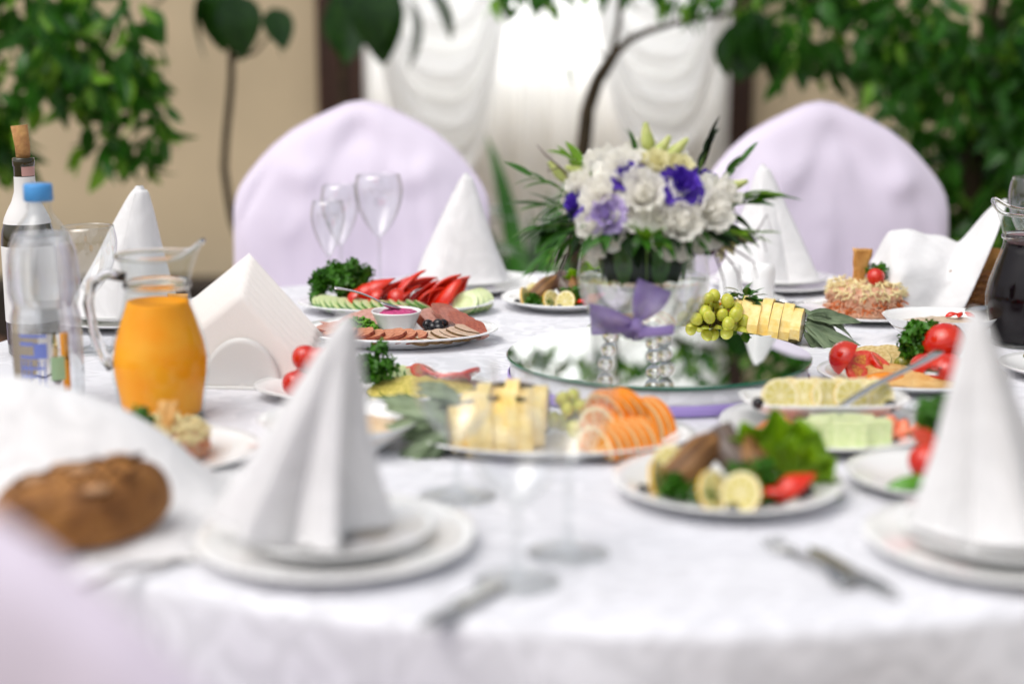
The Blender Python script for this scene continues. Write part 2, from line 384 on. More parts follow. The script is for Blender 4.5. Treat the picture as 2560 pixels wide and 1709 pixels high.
# ------------------------------------------------------------------ trees and plants
def leaf_mesh(name, m, L=1.0, W=.4, bend=.2, fold=.25, nu=2, nv=5, tip=1.0, wave=0):
    def fn(u, v):
        a = 2*u - 1
        wd = W*.5 * (math.sin(pi * v ** .75) ** tip) * (1 if v < 1 else 0)
        return (a*wd, v*L, -bend*L*v*v + fold*wd*abs(a) + wave*L*math.sin(v*14+a*2)*abs(a))
    return MB().grid(fn, nu, nv).mesh(name, m)
FIC = [leaf_mesh('leaf', m_fic, 1, .46, b, .3, 2, 4) for b in (.15, .35, .55)] + [leaf_mesh('leaf', m_fic2, 1, .44, .3, .3, 2, 4)]
RUB = [leaf_mesh('leaf', m_rub, 1, .72, b, .2, 4, 8, .8) for b in (.1, .3)]

def trunk_part(parent, paths, nm='trunk'):
    for pts, rr in paths:
        P = []; rad = []
        for i in range(len(pts) - 1):
            for k in range(4):
                t = k/4; p = Vector(pts[i]).lerp(Vector(pts[i+1]), t); P.append(p); rad.append(rr[i] + (rr[i+1]-rr[i])*t)
        P.append(Vector(pts[-1])); rad.append(rr[-1])
        for i, p in enumerate(P): p.x += .006*nz(p.z*6, p.x, 3); p.y += .01*nz(p.z*5, p.x, 8)
        MB().tube(P, rad, 10).build(nm if nm != 'trunk' or rr[0] > .012 else 'branch', m_bark, parent)

def pot_part(parent, x, y, r, h):
    MB().lathe([(0, 0), (r*.7, 0), (r*.72, .01), (r*.95, h*.86), (r*1.06, h*.87), (r*1.06, h), (r*.95, h), (r*.93, h*.9), (0, h*.9)], 32).build('pot', m_pot, parent, (x, y, 0))
    MB().lathe([(0, h*.93), (r*.5, h*.925), (r*.925, h*.91)], 24).build('soil', m_soil, parent, (x, y, 0))

def scatter_leaves(parent, blobs, n_obj, n_bulk, size, seed, meshes=FIC, young=.12, droop=.75, front=True):
    """blobs: (centre, radii, weight). The leaves towards the open side are single objects, the rest one mesh."""
    rr = random.Random(seed); tot = sum(b[2] for b in blobs); pts = []
    for c, r, wgt in blobs:
        k = int((n_obj + n_bulk) * wgt / tot)
        ntw = max(3, k // 9); tw = []
        for _ in range(ntw):
            while True:
                p = Vector((rr.uniform(-1, 1), rr.uniform(-1, 1), rr.uniform(-1, 1)))
                if p.length <= 1: break
            tw.append(Vector(c) + Vector((p.x*r[0], p.y*r[1], p.z*r[2])))
        for i in range(k):
            t = tw[i % ntw]; s = (i // ntw) / 9
            d = Vector((rr.uniform(-1, 1), rr.uniform(-1, 1), 0)) * .6
            hang = t + Vector((d.x*.05, d.y*.05, -.11*s)) + Vector((rr.uniform(-1, 1), rr.uniform(-1, 1), rr.uniform(-1, 1)))*.025
            dirn = (d + Vector((rr.uniform(-.5, .5), rr.uniform(-.5, .5), -droop + rr.uniform(-.5, .5)))).normalized()
            pts.append((hang, dirn, size * rr.uniform(.7, 1.25), rr.uniform(0, 6.28)))
    pts.sort(key=lambda q: q[0].y + rr.uniform(-.02, .02))
    bulk = MB()
    for i, (p, d, s, roll) in enumerate(pts):
        q = d.to_track_quat('Y', 'Z') @ Euler((0, roll, 0)).to_quaternion()
        me = meshes[-1] if rr.random() < young else rr.choice(meshes[:-1])
        if i < n_obj:
            o = put(me, 'leaf', parent, p, q.to_euler(), s)
        else:
            b = len(bulk.v); M = q.to_matrix()
            for v in me.vertices: bulk.v.append(tuple(p + M @ (v.co * s)))
            for f in me.polygons: bulk.face(tuple(b + k for k in f.vertices), 1 if me is meshes[-1] else 0)
    if n_bulk:
        o = bulk.build('crown', [m_fic, m_fic2], parent); tag(o, kind='stuff')

def trees():
    t = thing('ficus_tree', 'ficus with hanging small glossy leaves behind the wine bottle', 'tree', (0, 0, 0))
    pot_part(t, -1.62, 4.15, .2, .36)
    trunk_part(t, [([(-1.62, 4.15, .3), (-1.6, 4.14, .8), (-1.56, 4.12, 1.3), (-1.5, 4.1, 1.9)], [.03, .026, .022, .01]),
                   ([(-1.58, 4.13, 1.1), (-1.3, 4.05, 1.4), (-1.0, 3.98, 1.3)], [.011, .008, .004]), ([(-1.56, 4.12, 1.4), (-1.3, 4.1, 1.7), (-1.1, 4.0, 1.6)], [.011, .008, .004])])
    scatter_leaves(t, [((-1.22, 4.0, 1.26), (.30, .2, .15), 4.2), ((-1.02, 3.98, 1.10), (.09, .1, .14), 1.6), ((-.95, 3.98, .99), (.05, .06, .06), .4), ((-1.36, 4.05, 1.10), (.16, .15, .15), 1.6), ((-1.42, 4.1, .88), (.2, .15, .2), 1.2), ((-1.35, 4.1, 1.6), (.42, .3, .25), 3.0)], 300, 500, .085, 11, young=.22)

    t = thing('ficus_tree', 'dense dark ficus filling the space behind the bread basket', 'tree', (0, 0, 0))
    pot_part(t, 1.35, 4.45, .24, .4)
    trunk_part(t, [([(1.35, 4.45, .3), (1.33, 4.44, .9), (1.38, 4.42, 1.5), (1.36, 4.4, 2.0)], [.035, .03, .022, .01]), ([(1.35, 4.44, 1.0), (1.0, 4.3, 1.35), (.8, 4.25, 1.3)], [.012, .009, .004]), ([(1.37, 4.42, 1.2), (1.6, 4.3, 1.6)], [.012, .005])])
    scatter_leaves(t, [((1.02, 4.28, 1.32), (.34, .2, .16), 1.7), ((1.22, 4.35, 1.10), (.33, .22, .22), 2.2), ((1.52, 4.4, 1.12), (.25, .25, .3), 3.6), ((1.45, 4.45, .76), (.36, .25, .26), 4.4), ((1.1, 4.5, .85), (.22, .15, .2), .8), ((1.35, 4.4, 1.75), (.5, .4, .3), 3.2)], 300, 2300, .080, 12, young=.12)

    t = thing('rubber_plant', 'thin curved trunk with big dark oval leaves beside the beige wall', 'tree', (0, 0, 0))
    pot_part(t, -.74, 4.62, .16, .3)
    trunk_part(t, [([(-.735, 4.62, .25), (-.78, 4.61, .46), (-.845, 4.6, .66), (-.865, 4.6, .82), (-.845, 4.6, 1.0), (-.83, 4.6, 1.18), (-.82, 4.6, 1.5)], [.014, .013, .012, .011, .011, .010, .006]),
                   ([(-.838, 4.6, 1.14), (-.76, 4.58, 1.16), (-.70, 4.57, 1.22)], [.006, .005, .003])])
    for x, y, z, d, s in ((-.90, 4.55, 1.33, (-.25, -.2, -1), .19), (-.80, 4.53, 1.33, (.15, -.3, -1), .185), (-.85, 4.57, 1.36, (0, -.2, -1), .2), (-.96, 4.6, 1.36, (-.8, 0, -.5), .15), (-.70, 4.56, 1.29, (.35, -.3, -1), .13), (-.72, 4.58, 1.25, (.5, -.2, -.9), .12), (-.8, 4.6, 1.5, (.6, -.4, .3), .2), (-.84, 4.6, 1.52, (-.6, -.4, .3), .2), (-.82, 4.6, 1.55, (0, .6, .3), .2), (-.82, 4.6, 1.5, (-.2, -.7, 0), .2)):
        put(R.choice(RUB), 'leaf', t, (x, y, z), (Vector(d).to_track_quat('Y', 'Z') @ Euler((0, R.uniform(-.6, .6) , 0)).to_quaternion()).to_euler(), s)

    t = thing('rubber_plant', 'big lobed green leaves hanging in front of the dark post', 'tree', (0, 0, 0))
    pot_part(t, -.52, 5.1, .16, .3)
    trunk_part(t, [([(-.52, 5.1, .25), (-.56, 5.08, .8), (-.55, 5.05, 1.5)], [.016, .014, .008])])
    for x, y, z, d, s in ((-0.40, 5.00, 1.36, (-.1, -.2, -1), 0.25), (-0.33, 4.98, 1.33, (.3, -.2, -1), 0.22), (-0.48, 5.00, 1.38, (-.25, -.2, -1), 0.27), (-0.27, 4.97, 1.37, (.5, -.3, -.9), 0.20), (-0.54, 5.02, 1.32, (-.1, -.3, -1), 0.18), (-0.45, 4.96, 1.42, (.1, -.4, -1), 0.26), (-0.36, 5.00, 1.48, (.7, -.3, .2), 0.20), (-0.50, 5.00, 1.50, (-.7, -.3, .2), 0.20)):
        put(R.choice(RUB), 'leaf', t, (x, y, z), (Vector(d).to_track_quat('Y', 'Z') @ Euler((0, R.uniform(-.5, .5), 0)).to_quaternion()).to_euler(), s)

    t = thing('forked_tree', 'slender forked tree with sparse leaves before the white curtain', 'tree', (0, 0, 0))
    pot_part(t, .17, 4.42, .18, .32)
    trunk_part(t, [([(.17, 4.42, .28), (.18, 4.4, .55), (.195, 4.4, .84), (.215, 4.4, 1.0), (.245, 4.4, 1.09), (.285, 4.4, 1.155)], [.026, .025, .023, .021, .020, .017]),
                   ([(.28, 4.4, 1.15), (.30, 4.4, 1.24), (.31, 4.4, 1.36), (.29, 4.4, 1.6)], [.009, .008, .007, .004]),
                   ([(.283, 4.4, 1.152), (.33, 4.39, 1.20), (.38, 4.38, 1.222), (.47, 4.37, 1.247), (.6, 4.36, 1.27), (.72, 4.36, 1.32)], [.0135, .011, .010, .008, .007, .005]),
                   ([(.27, 4.4, 1.14), (.23, 4.39, 1.18), (.13, 4.37, 1.26), (.06, 4.36, 1.36)], [.004, .003, .002, .0015])])
    rr = random.Random(5)
    spots = [((.088, 4.37, 1.215), (-.4, -.1, -1), .05), ((.165, 4.37, 1.13), (-.05, 0, -1), .062)]
    for c, n, sp in (((.05, 4.37, 1.32), 34, (.11, .06, .05)), ((.30, 4.37, 1.36), 14, (.1, .06, .03)), ((.2, 4.38, 1.40), 16, (.12, .08, .05)), ((.55, 4.35, 1.33), 44, (.14, .1, .05)), ((.74, 4.34, 1.32), 40, (.1, .1, .08)), ((.42, 4.37, 1.45), 26, (.2, .1, .07))):
        for _ in range(n): spots.append(((c[0]+rr.uniform(-1, 1)*sp[0], c[1]+rr.uniform(-1, 1)*sp[1], c[2]+rr.uniform(-1, 1)*sp[2]), (rr.uniform(-.7, .7), rr.uniform(-.6, .3), -rr.uniform(.2, 1)), rr.uniform(.05, .085)))
    for p, d, s in spots: put(rr.choice(FIC), 'leaf', t, p, (Vector(d).to_track_quat('Y', 'Z') @ Euler((0, rr.uniform(-1, 1), 0)).to_quaternion()).to_euler(), s)
    for x, z, d, s in ((.63, 1.25, (0, -.2, -1), .17), (.69, 1.26, (.2, -.2, -1), .16), (.60, 1.22, (-.3, -.3, -1), .12), (.72, 1.22, (.15, -.3, -1), .14), (.66, 1.28, (.1, -.5, -1), .18), (.80, 1.36, (.4, -.3, -.8), .16), (.9, 1.36, (.1, -.3, -.9), .16)):
        put(R.choice(RUB), 'leaf', t, (x, 4.3, z), (Vector(d).to_track_quat('Y', 'Z') @ Euler((0, R.uniform(-.4, .4), 0)).to_quaternion()).to_euler(), s)

    # low plant on the floor between the chairs
    t = thing('arching_plant', 'low plant with arching strap leaves between the two lilac chairs', 'plant', (.06, 4.15, 0))
    pot_part(t, 0, 0, .15, .3)
    rr = random.Random(3)
    blade = [leaf_mesh('leaf', m, 1, .065, b, .25, 2, 8, .7) for m, b in ((m_fic, .5), (m_fic, .8), (m_rub, .6), (m_rub, .9), (m_fic2, .6))]
    for k in range(46):
        a = rr.uniform(0, 6.28); d = Vector((math.cos(a)*.7, math.sin(a)*.7, rr.uniform(.9, 2.2)))
        q = d.to_track_quat('Y', 'Z'); me = rr.choice(blade[:4]) if rr.random() < .88 else blade[4]
        put(me, 'leaf', t, (math.cos(a)*.04, math.sin(a)*.04, .28), q.to_euler(), rr.uniform(.55, .9))
    t = thing('broad_leaf_plant', 'small plant with a bright yellow-green leaf beside the lilac chair', 'plant', (-.06, 3.95, 0))
    pot_part(t, 0, 0, .11, .3)
    MB().tube([(0, 0, .26), (.01, 0, .5), (-.005, 0, .78)], [.008, .006, .003], 8).build('stem', m_bark, t)
    bl = [leaf_mesh('leaf', m, 1, .36, .3, .2, 4, 6, .8) for m in (m_fic2, m_fic, m_rub)]
    for k in range(24):
        a = k*2.4; z_ = .34 + .43*k/23; d = Vector((math.cos(a), math.sin(a), rr.uniform(-.3, .6)))
        put(bl[0] if k % 5 == 2 else rr.choice(bl[1:]), 'leaf', t, (0, 0, z_), d.to_track_quat('Y', 'Z').to_euler(), rr.uniform(.10, .17))
trees()

# ------------------------------------------------------------------ chairs, table
def chair_meshes(seed):
    ZT, ZB = 1.066, .40
    def drop(u):
        a = abs(u)
        pts = [(0, 0), (.12, .005), (.26, .022), (.4, .04), (.55, .063), (.7, .096), (.8, .126), (.9, .16), (.95, .182), (.985, .205), (1, .235)]
        for i in range(len(pts) - 1):
            if a <= pts[i+1][0]:
                t = (a - pts[i][0]) / (pts[i+1][0] - pts[i][0]); return pts[i][1] + (pts[i+1][1]-pts[i][1])*t
        return .235
    mb = MB()
    def side(sg):
        def fn(u, v):
            a = math.sin((u - .5) * pi) ; top = ZT - drop(a); z = ZB + (top - ZB) * v
            hw = .280 * (1 - .06*(1-v)**2)
            th = .036 * math.sqrt(max(0, 1 - abs(a)**5)) * math.sqrt(max(0, 1 - v**7))
            lean = .10*(z - .45) + .10*max(0, z - .83)
            wr = .010*nz(a*2.2 + seed, z*5, sg) * (1 - v**6) * (1-abs(a)**6) + .005*nz(a*6 + z*7, z*3 - a*5, seed + sg)*(1 - v**8)*(1-abs(a)**6)
            cr = 1 - abs(nz(a*2.4 + z*3.2 + seed, z*2.4 - a*1.6, seed*2)); wr -= .007*cr**7*(1 - v**8)*(1-abs(a)**6)*(1 if sg < 0 else -1)
            tuck = .016*math.exp(-((v-.86-.05*math.cos(a*9+seed))/.05)**2) * (1-abs(a)**4) * math.cos(a*7 + seed)
            return (a*hw, lean + sg*(th + .001) + wr + (tuck if sg < 0 else 0), z)
        return fn
    mb.grid(side(-1), 48, 40); f = side(1); mb.grid(lambda u, v: f(1-u, v), 48, 40)
    def top_edge(u, v):                      # closes the rim between both faces
        p = Vector(side(-1)(u, 1)); q = Vector(f(u, 1)); r = p.lerp(q, v); r.z += .006*math.sin(pi*v); return r
    mb.grid(top_edge, 48, 4)
    back = mb.mesh('backrest_cover', m_lilac)
    mb = MB()
    def skirt(u, v):
        a = 2*pi*u; e = .32; r = .235 / ((abs(math.cos(a))**5 + abs(math.sin(a))**5) ** .2); z = .46*(1-v)
        r *= 1 + .035*v*math.sin(a*18 + 2*nz(a*2, 0, seed)) + .05*v
        return (r*math.cos(a), -.22 + r*math.sin(a), z)
    mb.grid(skirt, 120, 10, cu=True)
    def seat(u, v):
        a = 2*pi*u; r = .235 / ((abs(math.cos(a))**5 + abs(math.sin(a))**5) ** .2) * max(1e-4, 1-v)
        return (r*math.cos(a), -.22 + r*math.sin(a), .46 + .03*(1 - (1-v)**4))
    mb.grid(seat, 120, 8, cu=True)
    return back, mb.mesh('seat_cover', m_lilac)
CH = [chair_meshes(0), chair_meshes(5.3)]
def chair(x, y, ang, label, k=0, sz=1):
    t = thing('covered_chair', label, 'chair', (x, y, 0), (0, 0, ang), 'lilac covered chairs round the table')
    t.scale = (1, 1, sz); put(CH[k][0], 'backrest_cover', t); put(CH[k][1], 'seat_cover', t)
# local -y is the front of the chair
chair(-.330, 3.24, -.10, 'lilac covered chair behind the three wine glasses', 0)
chair(.665, 3.20, .12, 'lilac covered chair behind the salt and pepper shakers', 1)
chair(-.352, .82, pi - .33, 'lilac covered chair seen from behind, beside the brown bread', 1, .957)
chair(-1.24, 2.72, pi/2 - .4, 'lilac covered chair beside the wine bottle, mostly hidden', 0)

TC = (.12, 2.05); TR = .932
def table():
    t = thing('table', 'round banquet table under the white cloth', 'table', (TC[0], TC[1], 0))
    mw = mat('table_wood', '7a5a3a', .6, var=.2)
    MB().lathe([(0, .715), (TR-.012, .715), (TR-.010, .72), (TR-.010, .745), (0, .745)], 64).build('table_top', mw, t)
    for a in range(4):
        x, y = .62*math.cos(a*pi/2 + .8), .62*math.sin(a*pi/2 + .8)
        MB().tube([(x, y, 0), (x, y, .4), (x*.97, y*.97, .715)], [.018, .02, .022], 12).build('leg', mw, t)
    prof = [0, .15, .3, .45, .6, .75, .85, .91, .94]
    mb = MB(); seg = 256
    def fn(u, v):
        a = 2*pi*u; n = 34; k = v*n
        if k <= 12:
            r = TR*max(1e-4, k/12)*.985; z = TZ
        elif k <= 16:
            s = (k-12)/4*pi/2; r = TR*.985 + .014*math.sin(s); z = TZ - .014*(1-math.cos(s))
        else:
            d = (k-16)/18; amp = .045*d**.8
            fo = math.sin(a*15 + 1.2*math.sin(a*3)) + .5*math.sin(a*31 + 2)
            r = TR*.985 + .014 + amp*(.5 + fo) ; z = TZ - .014 - .66*d
        return (TC[0] + r*math.cos(a), TC[1] + r*math.sin(a), z + .0004)
    o = mb.grid(fn, seg, 34, cu=True).build('tablecloth', m_cloth); tag(o, 'white damask tablecloth draped over the round table', 'tablecloth')
table()
# ------------------------------------------------------------------ crockery and glass
def plate_mesh(rx, ry, h=.018, name='plate', seg=64, m=None, well=.62):
    p = [(0, .0), (well*.9, .0), (well*.92, .003/rx*rx)]
    prof = [(0, 0), (well*.88, 0), (well*.92, .002), (well*1.02, .003), (.9, h-.006), (1.0, h-.0025), (1.003, h-.001), (.997, h), (.9, h-.003), (well*1.02, .0075), (well*.9, .0055), (0, .0055)]
    return MB().lathe(prof, seg, sx=rx, sy=ry).mesh(name, m or m_china)
def plate(x, y, rx, label, ry=None, h=.018, z=TZ, name='plate', cat='plate', group=None, rotz=0, well=.62):
    o = put(plate_mesh(rx, ry or rx, h, name, well=well), name, None, (x, y, z), (0, 0, rotz)); tag(o, label, cat, group)
    return o
class On:
    """local frame on a plate: pieces are placed in metres from its centre"""
    def __init__(s, x, y, z=TZ + .0062): s.x, s.y, s.z = x, y, z
    def __call__(s, me, name, lx, ly, lz, label, cat, group=None, rot=(0, 0, 0), scale=None):
        o = put(me, name, None, (s.x + lx, s.y + ly, s.z + lz), rot, scale); return tag(o, label, cat, group)

def cone_napkin(name, x, y, z, H, rb, label, lobes=5, amp=.25, tipx=0, tipy=0, sharp=0, seed=0, sq=1.0, rot=0, tipr=.06):
    def fn(u, v):
        a = 2*pi*u; t = v
        lob = (1 - 2*abs(((lobes*a/(2*pi) + seed) % 1.0) - .5)) if sharp else .5 + .5*math.cos(lobes*a + seed)
        r = rb*(tipr + (1 - tipr)*t**.92) * (1 + amp*t**.7*(lob - .55)) * (1 + .05*nz(math.cos(a)*1.5 + seed, math.sin(a)*1.5, t*3))
        if t < .06: r *= .65 + .35*t/.06
        k = (1-t)
        zz = H*(1-t) + (.006*lob*amp/.3 if t > .97 else 0)
        return (r*math.cos(a) + tipx*k**1.15, r*math.sin(a)*sq + tipy*k**1.15, zz)
    t = thing(name, label, 'napkin', (x, y, z), (0, 0, rot), 'folded cone napkins')
    MB().grid(fn, 120, 40, cu=True).build('cone', m_nap, t)
    def flap(u, v):                            # the outer turn of cloth, its hemmed edge running from the tip to the plate
        a0 = -2.0 + .5*math.sin(seed*3); uu = (a0 + .25*v + (1.9 - .5*v)*u)/(2*pi)
        p = Vector(fn(uu % 1.0, v)); ax = Vector((tipx*(1-v)**1.15, tipy*(1-v)**1.15, p.z)); d = p - ax
        lift = .0022 + .004*v*sm(.25, 0, u)
        return p + d.normalized()*lift if d.length > 1e-6 else p
    MB().shell(lambda u, v: flap(u, .03 + .96*v), 40, 40, .0011).build('flap', m_nap, t)
    a1 = [flap(0, .03 + .96*k/30) for k in range(31)]
    MB().tube(a1, .0011, 6).build('hem', m_nap, t)

def setting(x, y, r1, r2, lb, labp1, labp2):
    plate(x, y, r1, labp1, h=.017, group='dinner plates under the napkins')
    plate(x, y, r2, labp2, h=.014, z=TZ + .0115, group='side plates under the napkins', name='side_plate')
    return TZ + .0175
# five place settings with cone napkins
z = setting(-.158, 1.31, .125, .088, 0, 'white dinner plate below the napkin, beside the brown bread', 'small white plate directly under the napkin, beside the brown bread')
cone_napkin('napkin', -.192, 1.305, z, .205, .063, 'tall white pleated cone napkin between brown bread and goblets', 6, .8, .052, -.03, sharp=1, seed=.5, tipr=.075)
z = setting(.438, 1.30, .122, .088, 0, 'white dinner plate below the napkin, beside the plate of peppers', 'small white plate directly under the napkin, beside the plate of peppers')
cone_napkin('napkin', .425, 1.31, z, .205, .062, 'tall white ridged cone napkin beside the plate of peppers', 4, .6, -.028, -.02, sharp=1, seed=.35, tipr=.07)
z = setting(-.08, 2.77, .13, .092, 0, 'white dinner plate below the napkin, between vegetables and covered chair', 'small white plate directly under the napkin, between vegetables and covered chair')
cone_napkin('napkin', -.095, 2.77, z, .195, .086, 'white smooth cone napkin behind the red pepper strips', 3, .18, .012, 0, seed=1.2, tipr=.06)
z = setting(.49, 2.78, .125, .09, 0, 'white dinner plate below the napkin, behind salt and pepper shakers', 'small white plate directly under the napkin, behind salt and pepper shakers')
cone_napkin('napkin', .475, 2.78, z, .21, .086, 'white cone napkin behind the salt and pepper shakers', 5, .3, -.02, 0, sharp=1, seed=2.0, tipr=.06)
z = setting(-.625, 2.43, .122, .09, 0, 'white dinner plate below the napkin, behind the orange juice jug', 'small white plate directly under the napkin, behind the orange juice jug')
cone_napkin('napkin', -.625, 2.42, z, .205, .082, 'white cone napkin with open rolled tip behind the orange juice jug', 2, .2, .035, 0, seed=.2, tipr=.10)

def goblet(x, y, H, r, label, group, bowl=.5, taper=.8):
    t = thing('wine_glass', label, 'glass', (x, y, TZ), None, group)
    hs = H*(1-bowl)
    prof = []
    for k in range(17):
        a = k/16; rr = r*(math.sin(min(1, a*1.25+.02)*pi/2)**.75) if a < .75 else r*(1 - (1-taper)*((a-.75)/.25)**1.5)
        prof.append((max(.004, rr), hs + H*bowl*a))
    MB().lathe(prof + [(prof[-1][0]-.0008, H), (prof[-1][0]-.0008, H-.002)], 48).build('bowl', m_glass, t)
    MB().lathe([(.0045, hs+.004), (.0038, hs-.01), (.0032, hs*.5), (.0045, .014), (.008, .008)], 20).build('stem', m_glass_foot, t)
    MB().lathe([(.008, .008), (.02, .0045), (r*.92, .0025), (r*.93, .001), (0, .0006)], 40).build('foot', m_glass_foot, t)
goblet(.05, 1.30, .175, .040, 'tall wine glass standing before the orange slices', 'goblets beside the pleated napkin', .55, .95)
goblet(-.055, 1.47, .135, .042, 'wide goblet standing behind the pleated cone napkin', 'goblets beside the pleated napkin', .58, .95)
goblet(.004, 1.225, .14, .040, 'lower goblet standing beside the pleated cone napkin', 'goblets beside the pleated napkin', .52, .9)
goblet(-.245, 2.80, .207, .045, 'largest wine glass of the three before the lilac chair', 'glasses behind the parsley', .56, .88)
goblet(-.318, 2.815, .187, .036, 'narrower wine glass beside the largest one before the lilac chair', 'glasses behind the parsley', .6, .85)
goblet(-.332, 2.742, .165, .031, 'smallest wine glass of the three before the lilac chair', 'glasses behind the parsley', .6, .85)
goblet(-.615, 2.20, .185, .041, 'wine glass standing between the water bottle and the napkin', None, .55, .9)
goblet(.835, 2.43, .235, .042, 'tall wine glass behind the jug of dark juice', None, .5, .9)

def jug(x, y, juice, label, jl, fill, foam=None, rot=0):
    t = thing('jug', label, 'jug', (x, y, TZ), (0, 0, rot), 'glass jugs of juice')
    P = [(.030, .002), (.046, .003), (.050, .008), (.053, .03), (.0575, .055), (.0585, .075), (.055, .095), (.048, .118), (.041, .138), (.0375, .152), (.037, .162), (.039, .176), (.044, .190), (.047, .198)]
    def spt(a, z):
        k = sm(.155, .20, z); return 1 + k*(.24*max(0, math.cos(a))**4 - .03*k)
    mb = MB(); n = len(P) - 1
    def fn(u, v):
        q = v*n; i = min(n-1, int(q)); f = q - i; r = P[i][0] + (P[i+1][0]-P[i][0])*f; z = P[i][1] + (P[i+1][1]-P[i][1])*f
        a = 2*pi*u; zz = z + sm(.16, .2, z)*.018*max(0, math.cos(a))**6
        return (r*spt(a, z)*math.cos(a), r*(1 + (spt(a, z)-1)*.3)*math.sin(a), zz)
    mb.grid(fn, 64, 52, cu=True)
    mb.build('glass_wall', m_glass_thick, t)
    rim = [Vector(fn(k/64, 1)) for k in range(65)]
    MB().tube(rim, .0030, 10, cap=False).build('lip', m_solid_glass, t)
    MB().lathe([(.0368, .158), (.0395, .160), (.0405, .163), (.0395, .166), (.0372, .168), (.0368, .158)], 40).build('collar', m_solid_glass, t)
    MB().lathe([(0, 0), (.046, 0), (.0485, .003), (.0485, .0055), (0, .0055)], 40).build('base', m_solid_glass, t)
    hp = [(-.037, 0, .172), (-.06, 0, .176), (-.078, 0, .165), (-.083, 0, .14), (-.078, 0, .105), (-.068, 0, .075), (-.0585, 0, .06)]
    MB().tube([Vector(p) for p in hp], [.006, .0065, .007, .0065, .006, .006, .006], 12).build('handle', m_solid_glass, t)
    L = [(0, .007)]
    for r, z in P[1:]:
        if z < fill: L.append((r - .0035, max(.0075, z)))
    for i in range(len(P)-1):
        if P[i][1] <= fill < P[i+1][1]: f = (fill-P[i][1])/(P[i+1][1]-P[i][1]); rf = P[i][0] + (P[i+1][0]-P[i][0])*f - .0035
    L += [(rf, fill), (rf*.9, fill - .0008), (0, fill - .001)]
    j = MB().lathe(L, 48).build('juice', juice, t); j['label'] = jl
    if foam: MB().lathe([(0, fill), (rf*.92, fill+.0005), (rf+.0006, fill + .012), (rf*.9, fill+.0125), (0, fill+.012)], 40).build('foam', foam, t)
jug(-.424, 1.80, m_orange, 'glass jug of bright orange juice beside the paper napkin holder', 'bright orange juice', .143)
jug(.768, 2.25, m_dark, 'glass jug of dark red juice beside the bread basket', 'nearly black red juice', .152, m_foam, pi - .6)

def water_bottle():
    t = thing('water_bottle', 'clear plastic water bottle with a light blue cap', 'bottle', (-.573, 1.845, TZ))
    P = [(.030, .0), (.038, .003), (.042, .012), (.0425, .03), (.0425, .105), (.0415, .118), (.039, .126), (.0385, .132), (.0415, .140), (.043, .150), (.0428, .175), (.040, .198), (.034, .216), (.024, .232), (.0165, .241), (.0140, .246), (.0140, .262)]
    MB().lathe(P, 48).build('plastic_wall', m_pet, t)
    MB().lathe([(0, .003)] + [(r-.0012, z+.003) for r, z in P[1:13]] + [(.0325, .217), (0, .217)], 48).build('water', m_water, t)
    def ridge(a, z): return 1 + .012*math.cos(a*36)
    MB().lathe([(0, .279), (.0155, .279), (.0168, .277), (.0172, .259), (.0160, .258)], 72, wob=ridge).build('cap', m_blue, t)
    def lab(u, v): a = -pi/2 - .9 + 1.8*u; return (.0434*math.cos(a), .0434*math.sin(a), .03 + .072*v)
    lb = MB().grid(lab, 20, 4).build('label', thin_glass('label_film', 'e9eef2', 1.45, 1.0), t)
    rr = random.Random(2)
    def strip(u0, u1, v0, v1, m):
        def f(u, v): a = -pi/2 - .9 + 1.8*(u0 + (u1-u0)*u); return (.0438*math.cos(a), .0438*math.sin(a), .03 + .072*(v0 + (v1-v0)*v))
        MB().grid(f, 8, 1).build('print', m, lb)
    # the printed block of blue lettering bars, too blurred to read, and the green patch
    for v0, v1, u0, u1 in ((.94, .99, .22, .66), (.80, .86, .22, .45), (.62, .84, .46, .66), (.58, .63, .22, .66), (.40, .44, .22, .6), (.26, .30, .24, .5), (.10, .14, .22, .66), (.02, .05, .26, .66)): strip(u0, u1, v0, v1, m_inkblue)
    for u0 in (.22, .30, .38, .52, .60): strip(u0, u0 + .025, .12, .55, m_inkblue)
    strip(.70, .92, .2, .6, m_inkgreen)
water_bottle()

def wine_bottle():
    t = thing('wine_bottle', 'dark wine bottle with a cork pushed back into its neck', 'bottle', (-.697, 2.185, TZ))
    MB().lathe([(0, 0), (.034, 0), (.037, .004), (.0375, .02), (.0375, .165), (.036, .18), (.030, .20), (.019, .222), (.0150, .236), (.0142, .25), (.0142, .272), (.0155, .273), (.0155, .284), (.0140, .285), (.009, .285)], 40).build('glass_body', m_bottle, t)
    MB().lathe([(.0379, .05), (.0381, .052), (.0381, .158), (.0379, .16)], 40).build('label', m_label, t)
    MB().lathe([(.0335, .1915), (.0312, .20), (.0265, .210), (.0198, .2225), (.0156, .236), (.0148, .25), (.0147, .258)], 32).build('neck_label', m_label, t)
    def fo(u, v): a = -1.5 + 2.0*u; r = .0146 if v < .5 else .0146; return (r*math.cos(a), r*math.sin(a), .259 + .0135*v)
    MB().grid(fo, 12, 1).build('foil', m_foil, t)
    MB().tube([(0, 0, .276), (.0, 0, .300), (-.003, 0, .330)], [.0095, .0105, .0118], 20).build('cork', m_cork, t)
wine_bottle()

